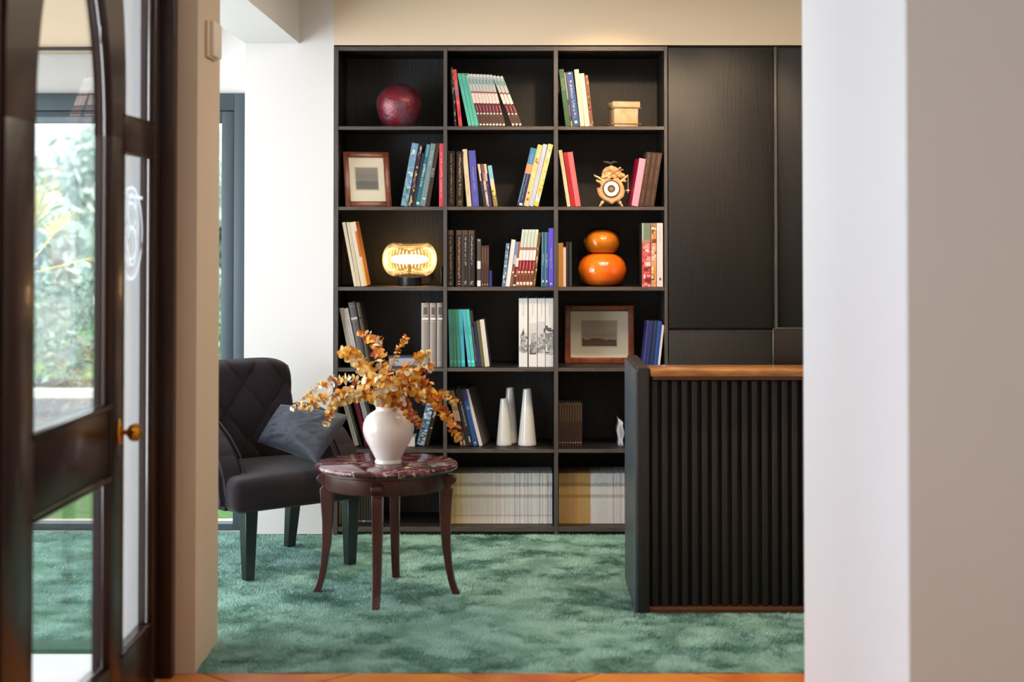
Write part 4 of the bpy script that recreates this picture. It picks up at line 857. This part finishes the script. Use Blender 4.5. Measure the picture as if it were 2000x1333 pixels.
def branch(label, pxs, Ys, nl, size, cols, start=.15, spread=1.0):
    pts = [mouth+Vector((rl.uniform(-.015, .015), rl.uniform(-.015, .015), -.06)), mouth+Vector((rl.uniform(-.02, .02), rl.uniform(-.02, .02), .035))]+[P(a, b, Y) for (a, b), Y in zip(pxs, Ys)]
    t = thing('dried_branch', label, 'branch', pts[0]); cols = list(cols)+[1]; O = Vector(pts[0])
    c = [p-O for p in bez(pts, 26)]
    MB().tube(c, [.0022*(1-i/40) for i in range(27)], M((120, 66, 30), .7), n=5).build('stem', t)
    nl = int(nl*1.25)
    for i in range(nl):
        f = start+(1-start)*(i/(nl-1)); q = f*26; k = min(int(q), 25); p = c[k].lerp(c[k+1], q-k); d = (c[k+1]-c[k]).normalized()
        for sd in (0, 1):
            ang = i*1.9+sd*PI+rl.uniform(-.4, .4)
            a_ = d.cross(Vector((.3, .5, .8))).normalized(); b_ = d.cross(a_).normalized()
            side = a_*math.cos(ang)+b_*math.sin(ang)
            r = size*1.3*rl.uniform(.7, 1.2)*(1.05-.42*f*f)
            o = bpy.data.objects.new('leaf', leafmesh(rl.choice(cols), rl.randint(0, 3))); COL.objects.link(o); o.parent = t
            o.location = p+side*r*1.0*spread
            nrm = (d*rl.uniform(.3, 1)+side*rl.uniform(-.4, .6)+Vector((rl.uniform(-.5, .5), rl.uniform(-.9, .2), rl.uniform(-.4, .6)))).normalized()
            qx = side; z_ = nrm; x_ = (qx-z_*qx.dot(z_)).normalized(); y_ = z_.cross(x_)
            o.rotation_euler = Matrix((x_, y_, z_)).transposed().to_euler(); o.scale = (r, r, r)
YV = 6.62
BR_ = [
 ('golden branch curving up left to the pale books', [(722, 742), (700, 708), (684, 692), (668, 687)], [6.55, 6.5, 6.48, 6.46], 20, .015, [0, 1, 2, 3, 6], .2),
 ('thick orange branch crowding behind the golden upper left one', [(735, 745), (716, 715), (697, 700)], [6.6, 6.58, 6.56], 18, .0155, [1, 2, 6, 0], .2),
 ('rust-red branch rising highest at upper left', [(750, 725), (738, 690), (722, 660), (704, 648)], [6.66, 6.68, 6.7, 6.72], 20, .0135, [4, 5, 0, 3], .25),
 ('short orange branch bending right below the highest tip', [(748, 720), (736, 680), (734, 664), (746, 666)], [6.6, 6.6, 6.6, 6.6], 14, .0125, [0, 4, 3], .35),
 ('slender straight branch pointing up toward the lamp', [(762, 735), (772, 700), (782, 675), (795, 659)], [6.68, 6.72, 6.74, 6.76], 20, .0095, [2, 0, 3, 4], .3),
 ('branch reaching up right in front of the grey volumes', [(785, 740), (806, 712), (824, 694), (840, 691)], [6.6, 6.6, 6.6, 6.6], 18, .0115, [0, 2, 3, 1], .25),
 ('dense branch pointing right beneath the up right one', [(782, 748), (808, 730), (828, 720), (846, 714)], [6.56, 6.52, 6.5, 6.5], 20, .0125, [0, 4, 3, 1, 5], .2),
 ('long thin pale branch arching down to the armchair', [(718, 762), (682, 742), (640, 747), (604, 768), (570, 800)], [6.6, 6.62, 6.64, 6.66, 6.68], 30, .0105, [3, 7, 2, 4], .2),
 ('golden branch hanging low toward the armchair cushion', [(720, 772), (688, 768), (650, 772), (616, 786), (588, 796)], [6.5, 6.45, 6.42, 6.4, 6.4], 26, .0135, [1, 2, 0, 3], .2),
 ('side branch dropping in front of the slate cushion', [(715, 778), (680, 776), (655, 788), (645, 806), (638, 830)], [6.46, 6.42, 6.4, 6.38, 6.38], 22, .0115, [2, 3, 4], .35),
 ('branch running right then falling at the bookcase upright', [(792, 752), (820, 742), (834, 748), (840, 770), (828, 786)], [6.64, 6.66, 6.68, 6.68, 6.7], 20, .011, [0, 4, 1], .35),
 ('branch stretched far right past the bookcase upright', [(800, 768), (832, 774), (862, 772), (892, 786)], [6.56, 6.54, 6.52, 6.5], 20, .0125, [0, 1, 4, 3], .45),
 ('drooping branch ending lowest at far right', [(806, 770), (840, 782), (868, 808), (888, 838), (894, 862)], [6.6, 6.58, 6.56, 6.54, 6.54], 22, .0125, [1, 0, 4, 2], .4),
 ('dark red branch hanging over the right shoulder of the vase', [(782, 782), (796, 800), (808, 818), (822, 832)], [6.54, 6.5, 6.48, 6.47], 16, .0115, [5, 4, 3, 5], .35),
 ('short orange branch massed directly above the vase mouth', [(752, 764), (745, 748), (738, 738)], [6.52, 6.5, 6.5], 14, .0145, [2, 1, 3, 0], .1),
 ('short cream branch massed right above the vase mouth', [(768, 764), (778, 746), (786, 732)], [6.54, 6.52, 6.52], 14, .0145, [3, 2, 4, 0], .1),
 ('short rust branch behind the middle of the bunch', [(772, 752), (788, 735), (806, 748)], [6.68, 6.7, 6.7], 16, .014, [4, 5, 0], .1),
 ('short golden branch low at the front left of the vase mouth', [(735, 776), (716, 768), (700, 776)], [6.5, 6.46, 6.44], 12, .0135, [1, 3, 4], .1),
 ('short branch low at the front right of the vase mouth', [(780, 774), (800, 764), (814, 752)], [6.52, 6.5, 6.5], 12, .0135, [0, 3, 4, 1], .1),
]
for b_ in BR_: branch(b_[0], b_[1], b_[2], b_[3], b_[4], b_[5], b_[6])
# ------------------------------------------------------------------ left door screen
XS = -1.165
dfm = MB()
dfm.box(-1.21, -1.12, 5.42, 5.481, -.02, 2.74, MAHOG, bev=.004)
struct('door_frame', dfm)
df = bpy.data.objects['door_frame']; df['kind'] = 'structure'
MB().box(-1.31, -1.215, 3.60, 3.885, -.02, 2.74, MAHOG, bev=.006).build('post', df)
MB().box(-1.30, -1.215, 3.89, 5.415, 2.70, 2.745, MAHOG, bev=.004).build('head', df)
# arched leaf: local x = from far end to camera, local y = leaf normal (towards room is -y?), z up
ld = Vector((-.044, -1, 0)).normalized(); ang = math.atan2(ld.y, ld.x)
dr = bpy.data.objects.new('door_1', None); COL.objects.link(dr); dr['kind'] = 'structure'
dr.location = (-1.168, 4.95, 0); dr.rotation_euler = (0, 0, ang)
# local y axis after rotation: (-sin, cos) -> for ang ~ -92.5deg : y_local = (1,-.04) => towards the room (+x)
TH = .055
def fy(a): return -a   # depth behind the room face
def dbox(u0, u1, a0, a1, z0, z1, name, mat=MAHOG, bev=.003, parent=dr): return MB().box(u0, u1, fy(a1), fy(a0), z0, z1, mat, bev=bev).build(name, parent)
UO0, UO1 = .135, .81; UE = 1.03; uc = (UO0+UO1)/2; ha = (UO1-UO0)/2
dbox(0, UO0, 0, TH, .005, 1.75, 'stile'); dbox(UO1, UE, 0, TH, .005, 1.75, 'stile')
dbox(UO0+.0005, UO1-.0005, .006, TH-.004, .752, .955, 'mid_rail'); dbox(UO0+.0005, UO1-.0005, 0, TH, .005, .19, 'bottom_rail')
# arch head
zs_, bI = 1.75, .58; zo, bO = 1.90, .76; ho = UE/2
pts_i = []; pts_o = []
for k in range(33):
    a = PI*k/32; pts_i.append((uc-ha*math.cos(a), zs_+bI*math.sin(a)))
for k in range(33):
    a = PI*k/32; pts_o.append((UE/2-ho*math.cos(a), zo+bO*math.sin(a)))
m_ = MB(); A = [(0, 1.7502)]+pts_o+[(UE, 1.7502)]; I_ = [(UO0, 1.7502)]+pts_i+[(UO1, 1.7502)]
rows = [[(p[0], fy(0), p[1]) for p in A], [(p[0], fy(0), p[1]) for p in I_], [(p[0], fy(TH), p[1]) for p in I_], [(p[0], fy(TH), p[1]) for p in A]]
m_.grid(rows, MAHOG, closev=True, smooth=False); m_.build('arch_head', dr)
# beads round panes
BEADM = M((120, 116, 112), .15, metal=.5, name='glazing_bead')
def bead(path, name='glazing_bead', r=.006, parent=dr, a=.022, mat=MAHOG, closed=True): return MB().tube([(u, fy(a), z) for u, z in path], r, mat, n=8, closed=closed).build(name, parent)
e = .006
bead([(UO0+e, .961)]+[(uc+(p[0]-uc)*.982, zs_+(p[1]-zs_)*.985) for p in pts_i]+[(UO1-e, .961)], mat=BEADM, r=.004)
bead([(UO0+e, .196), (UO0+e, .746), (UO1-e, .746), (UO1-e, .196)], mat=BEADM, r=.004)
pg = [(UO0, .956)]+pts_i+[(UO1, .956)]
m_ = MB(); m_.prism([(p[0], p[1]) for p in pg], fy(.031), fy(.027), GLASS); m_.build('arched_pane', dr)
MB().box(UO0, UO1, fy(.031), fy(.027), .191, .751, GLASS).build('lower_pane', dr)
for z0 in (.955, .745):
    MB().box(UO0, UO1, fy(.003), fy(-.004), z0-.008, z0+.008, MAHOG, bev=.003).build('moulding', dr)
# lock, rose, knobs
MB().box(.025, .11, fy(0), fy(-.0015), .66, 1.03, STEEL, bev=.0006).build('lock_plate', dr)
m_ = MB(); m_.lathe([(0, 0), (.0045, 0), (.0045, .001), (0, .001)], M((8, 8, 8), .5), n=12); kh = m_.build('keyhole', dr); kh.rotation_euler = (-PI/2, 0, 0); kh.location = (.07, .0025, .795)
zk = .872; uk = .068
m_ = MB(); m_.lathe([(0, 0), (.016, 0), (.018, .004), (.015, .009), (.008, .012), (0, .012)], BRASS, n=28, sy=2.2, capb=False); rs = m_.build('rose', dr); rs.rotation_euler = (-PI/2, 0, 0); rs.location = (uk, .0016, zk)
kp = [(0, 0), (.0075, 0), (.0075, .010), (.009, .015), (.014, .019), (.0225, .025), (.027, .034), (.027, .043), (.0245, .052), (.016, .058), (0, .060)]
m_ = MB(); m_.lathe(kp, BRASS, n=32, capb=False); kn = m_.build('knob', dr); kn.rotation_euler = (-PI/2, 0, 0); kn.location = (uk, .012, zk)
m_ = MB(); m_.lathe(kp, BRASS, n=32, capb=False); kn = m_.build('knob', dr); kn.rotation_euler = (PI/2, 0, 0); kn.location = (uk, -TH, zk)
# sidelight
sl = bpy.data.objects.new('window_2', None); COL.objects.link(sl); sl['kind'] = 'structure'; sl.location = (0, 0, 0)
def sbox(y0, y1, z0, z1, name, mat=MAHOG, x0=-1.212, x1=-1.163, bev=.003): return MB().box(x0, x1, y0, y1, z0, z1, mat, bev=bev).build(name, sl)
sbox(5.335, 5.4195, -.005, 2.69, 'stile'); sbox(4.985, 5.02, -.005, 2.69, 'stile', x0=-1.26, x1=-1.215)
sbox(4.93, 5.3345, -.005, .196, 'bottom_rail', x0=-1.212, x1=-1.172); sbox(4.93, 5.3345, 1.706, 1.818, 'cross_rail', x0=-1.212, x1=-1.166)
for z in (1.706, 1.818, .196): MB().tube([(-1.168, 4.93, z), (-1.168, 5.334, z)], .005, MAHOG, n=8).build('moulding', sl)
for z0, z1 in ((.1965, 1.7055), (1.8185, 2.69)):
    B(-1.192, -1.188, 4.93, 5.3345, z0, z1, GLASS).build('pane', sl)
    MB().tube([(-1.182, 5.330, z0+.004), (-1.182, 5.330, z1-.004)], .0045, BEADM, n=8).build('glazing_bead', sl)
# etched emblem on the sidelight pane
ETCH = glassy('etched', (1, 1, 1), .3, diffuse=.55, dcol=(.9, .95, 1.0))
m_ = MB(); cyE, czE = 5.115, 1.462
def E(pts, r=.0045, closed=True): m_.tube([(-1.1868, cyE+a*.143, czE+b*.143) for a, b in pts], r, ETCH, n=6, closed=closed, sc=(.3, 1))
def ell(c0, c1, a, b, t0=0, t1=2*PI, n=32): return [(c0+a*math.cos(t0+(t1-t0)*k/n), c1+b*math.sin(t0+(t1-t0)*k/n)) for k in range(n+(0 if abs(t1-t0-2*PI) < 1e-6 else 1))]
E(ell(0, 0, 1, 1)); E(ell(.0, .05, .55, .62), .0035); E(ell(.05, .48, .35, .38), .0035); E(ell(.05, -.28, .38, .42), .0035)
E([(.0, .82), (.5, .80), (.98, .78)], .006, False); E([(-1, .2), (-.75, .18), (-.5, .16)], .005, False); E([(-.9, .1), (-.5, -.3), (-.1, -.6)], .0035, False); E([(.55, .7), (.35, .1), (.5, -.4)], .0035, False)
m_.build('etched_emblem', sl)
# switch box on the pillar side
sw = thing('wall_sensor', 'small beige square wall box on the side of the left pillar', 'wall box', (-1.0535, 5.70, 2.13))
MB().box(0, .012, -.09, .085, -.065, .06, M((214, 196, 168), .6), bev=.003).build('back_box', sw)
MB().box(.0125, .026, -.06, .09, -.058, .062, M((226, 212, 190), .5), bev=.003).build('cover', sw)
# downlight fixtures on the ceiling
for k, (x, y) in enumerate(((-.25, 7.25), (.45, 6.75), (1.0, 6.9), (.85, 6.0))):
    d = thing('downlight_fixture', ('downlight in the ceiling before the middle of the bookcase', 'downlight in the ceiling before the right compartments', 'downlight in the ceiling before the tall cabinets', 'downlight in the ceiling above the counter front')[k], 'lamp', (x, y, CEIL-.001))
    MB().lathe([(.045, -.006), (.055, -.006), (.055, 0), (.045, 0)], M((220, 220, 220), .4), n=24, capb=False).build('ring', d)
# ------------------------------------------------------------------ garden
def cloud(name, label, cat, blobs, n, size, mats, seed, parent=None, thick=.35):
    r = np.random.default_rng(seed); me = bpy.data.meshes.new(name); vol = np.array([b[3]*b[4]*b[5] for b in blobs]); idx = r.choice(len(blobs), n, p=vol/vol.sum())
    Bc = np.array(blobs)[idx]; d = r.normal(size=(n, 3)); d /= np.linalg.norm(d, axis=1)[:, None]; rad = 1-thick*r.random(n)**1.5
    c = Bc[:, :3]+d*Bc[:, 3:]*rad[:, None]; a = r.normal(size=(n, 3)); a /= np.linalg.norm(a, axis=1)[:, None]; b = np.cross(a, r.normal(size=(n, 3))); b /= np.linalg.norm(b, axis=1)[:, None]
    s = size*r.uniform(.6, 1.3, n)[:, None]; V = np.stack([c-a*s, c-b*s*.5, c+a*s, c+b*s*.5], 1).reshape(-1)
    me.vertices.add(n*4); me.vertices.foreach_set('co', V.astype(np.float32)); me.loops.add(n*4); me.loops.foreach_set('vertex_index', np.arange(n*4, dtype=np.int32))
    me.polygons.add(n); me.polygons.foreach_set('loop_start', np.arange(0, n*4, 4, dtype=np.int32)); me.polygons.foreach_set('material_index', r.integers(0, len(mats), n).astype(np.int32)); me.update(calc_edges=True)
    for m in mats: me.materials.append(m)
    o = bpy.data.objects.new(name, me); COL.objects.link(o); o['kind'] = 'stuff'
    if parent: o.parent = parent
    return o
def LF(c): return M(c, .6, name='garden_leaf')
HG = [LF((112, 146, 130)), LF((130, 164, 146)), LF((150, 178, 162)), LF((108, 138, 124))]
TG_HAZE = [LF((176, 198, 192)), LF((188, 208, 202)), LF((198, 216, 210))]  # tree leaves whitened: glare and haze are put into the colour
o = B(-16, -.9, 8.2, 30, -.12, -.02, M((70, 120, 52), .9, rgb2=(96, 146, 66), vscale=30, bump=.5, bscale=90, name='lawn')).build('lawn'); tag(o, 'bright green lawn outside the garden window', 'lawn'); o['kind'] = 'structure'
tr_ = struct('terrace_path', B(-8, -2.0, 10.2, 13.9, -.019, .0, M((112, 118, 122), .8, rgb2=(92, 94, 94), vscale=40, name='gravel')))
kb = struct('terrace_kerb', B(-8, -2.0, 13.95, 14.15, -.02, .06, M((226, 226, 224), .7)))
hg = thing('hedge', 'clipped green hedge beyond the terrace, seen through the arched door pane', 'hedge', (-3.6, 14.9, 0))
bl = [(-6.5+.6*i+6.5-6.5+3.6, 0, .5+.05*math.sin(i*2), .5, .45, .62) for i in range(13)]
bl = [(-3.2+.5*i, 0, .48+.04*math.sin(i*2), .5, .45, .6) for i in range(13)]
cloud('foliage', '', '', bl, 9000, .05, HG, 2, hg); MB().tube([(-3.2, 0, .03), (3, 0, .03)], .03, M((90, 70, 50), .9), n=6).build('trunk', hg)
for i, (x, y, h, rr_) in enumerate(((-5.9, 18.5, 1.9, 1.25), (-3.2, 19.5, 2.2, 1.35), (-9.2, 24, 3.0, 1.9), (-6.6, 27, 3.2, 2.4))):
    t = thing('garden_tree', ('pale leafy tree at the left behind the hedge', 'pale leafy tree at the right behind the hedge', 'tall pale tree far left in the garden', 'large hazy tree furthest back in the garden')[i], 'tree', (x, y, -.02))
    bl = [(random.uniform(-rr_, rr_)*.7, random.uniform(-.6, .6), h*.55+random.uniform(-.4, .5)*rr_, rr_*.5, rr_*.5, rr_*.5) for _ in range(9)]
    cloud('crown', '', '', bl, 7000, .13, TG_HAZE, 30+i, t, thick=.8); MB().tube([(0, 0, 0), (.05, 0, h*.3), (0, .1, h*.6)], [.12, .09, .05], M((120, 110, 100), .9), n=8).build('trunk', t)
pm = thing('palm', 'yellowish fan palm at the left edge of the arched pane', 'palm', (-3.55, 11.8, 0))
MB().tube([(0, 0, 0), (.02, 0, .5), (0, 0, 1.1)], [.07, .06, .05], M((130, 110, 80), .9), n=8).build('trunk', pm)
FRD = M((214, 206, 110), .5, name='frond')
for k in range(9):
    a = 2*PI*k/9+.3; m_ = MB(); L_ = .42; el = .25+.5*(k % 3)
    base = Vector((0, 0, 1.1)); d = Vector((math.cos(a)*math.cos(el), math.sin(a)*math.cos(el), math.sin(el))); tip = base+d*L_
    m_.tube([base, tip], .006, FRD, n=5)
    sdv = d.cross(Vector((0, 0, 1))).normalized()
    for q in range(15):
        th = -1.3+2.6*q/14; dd = (d*math.cos(th)+sdv*math.sin(th)); e_ = tip+dd*.42+Vector((0, 0, -.05)); pw = dd.cross(Vector((0, 0, 1))).normalized()*.012
        m_.face([tip, tip+dd*.15+pw, e_, tip+dd*.15-pw], FRD)
    m_.build('frond', pm, weld=False)
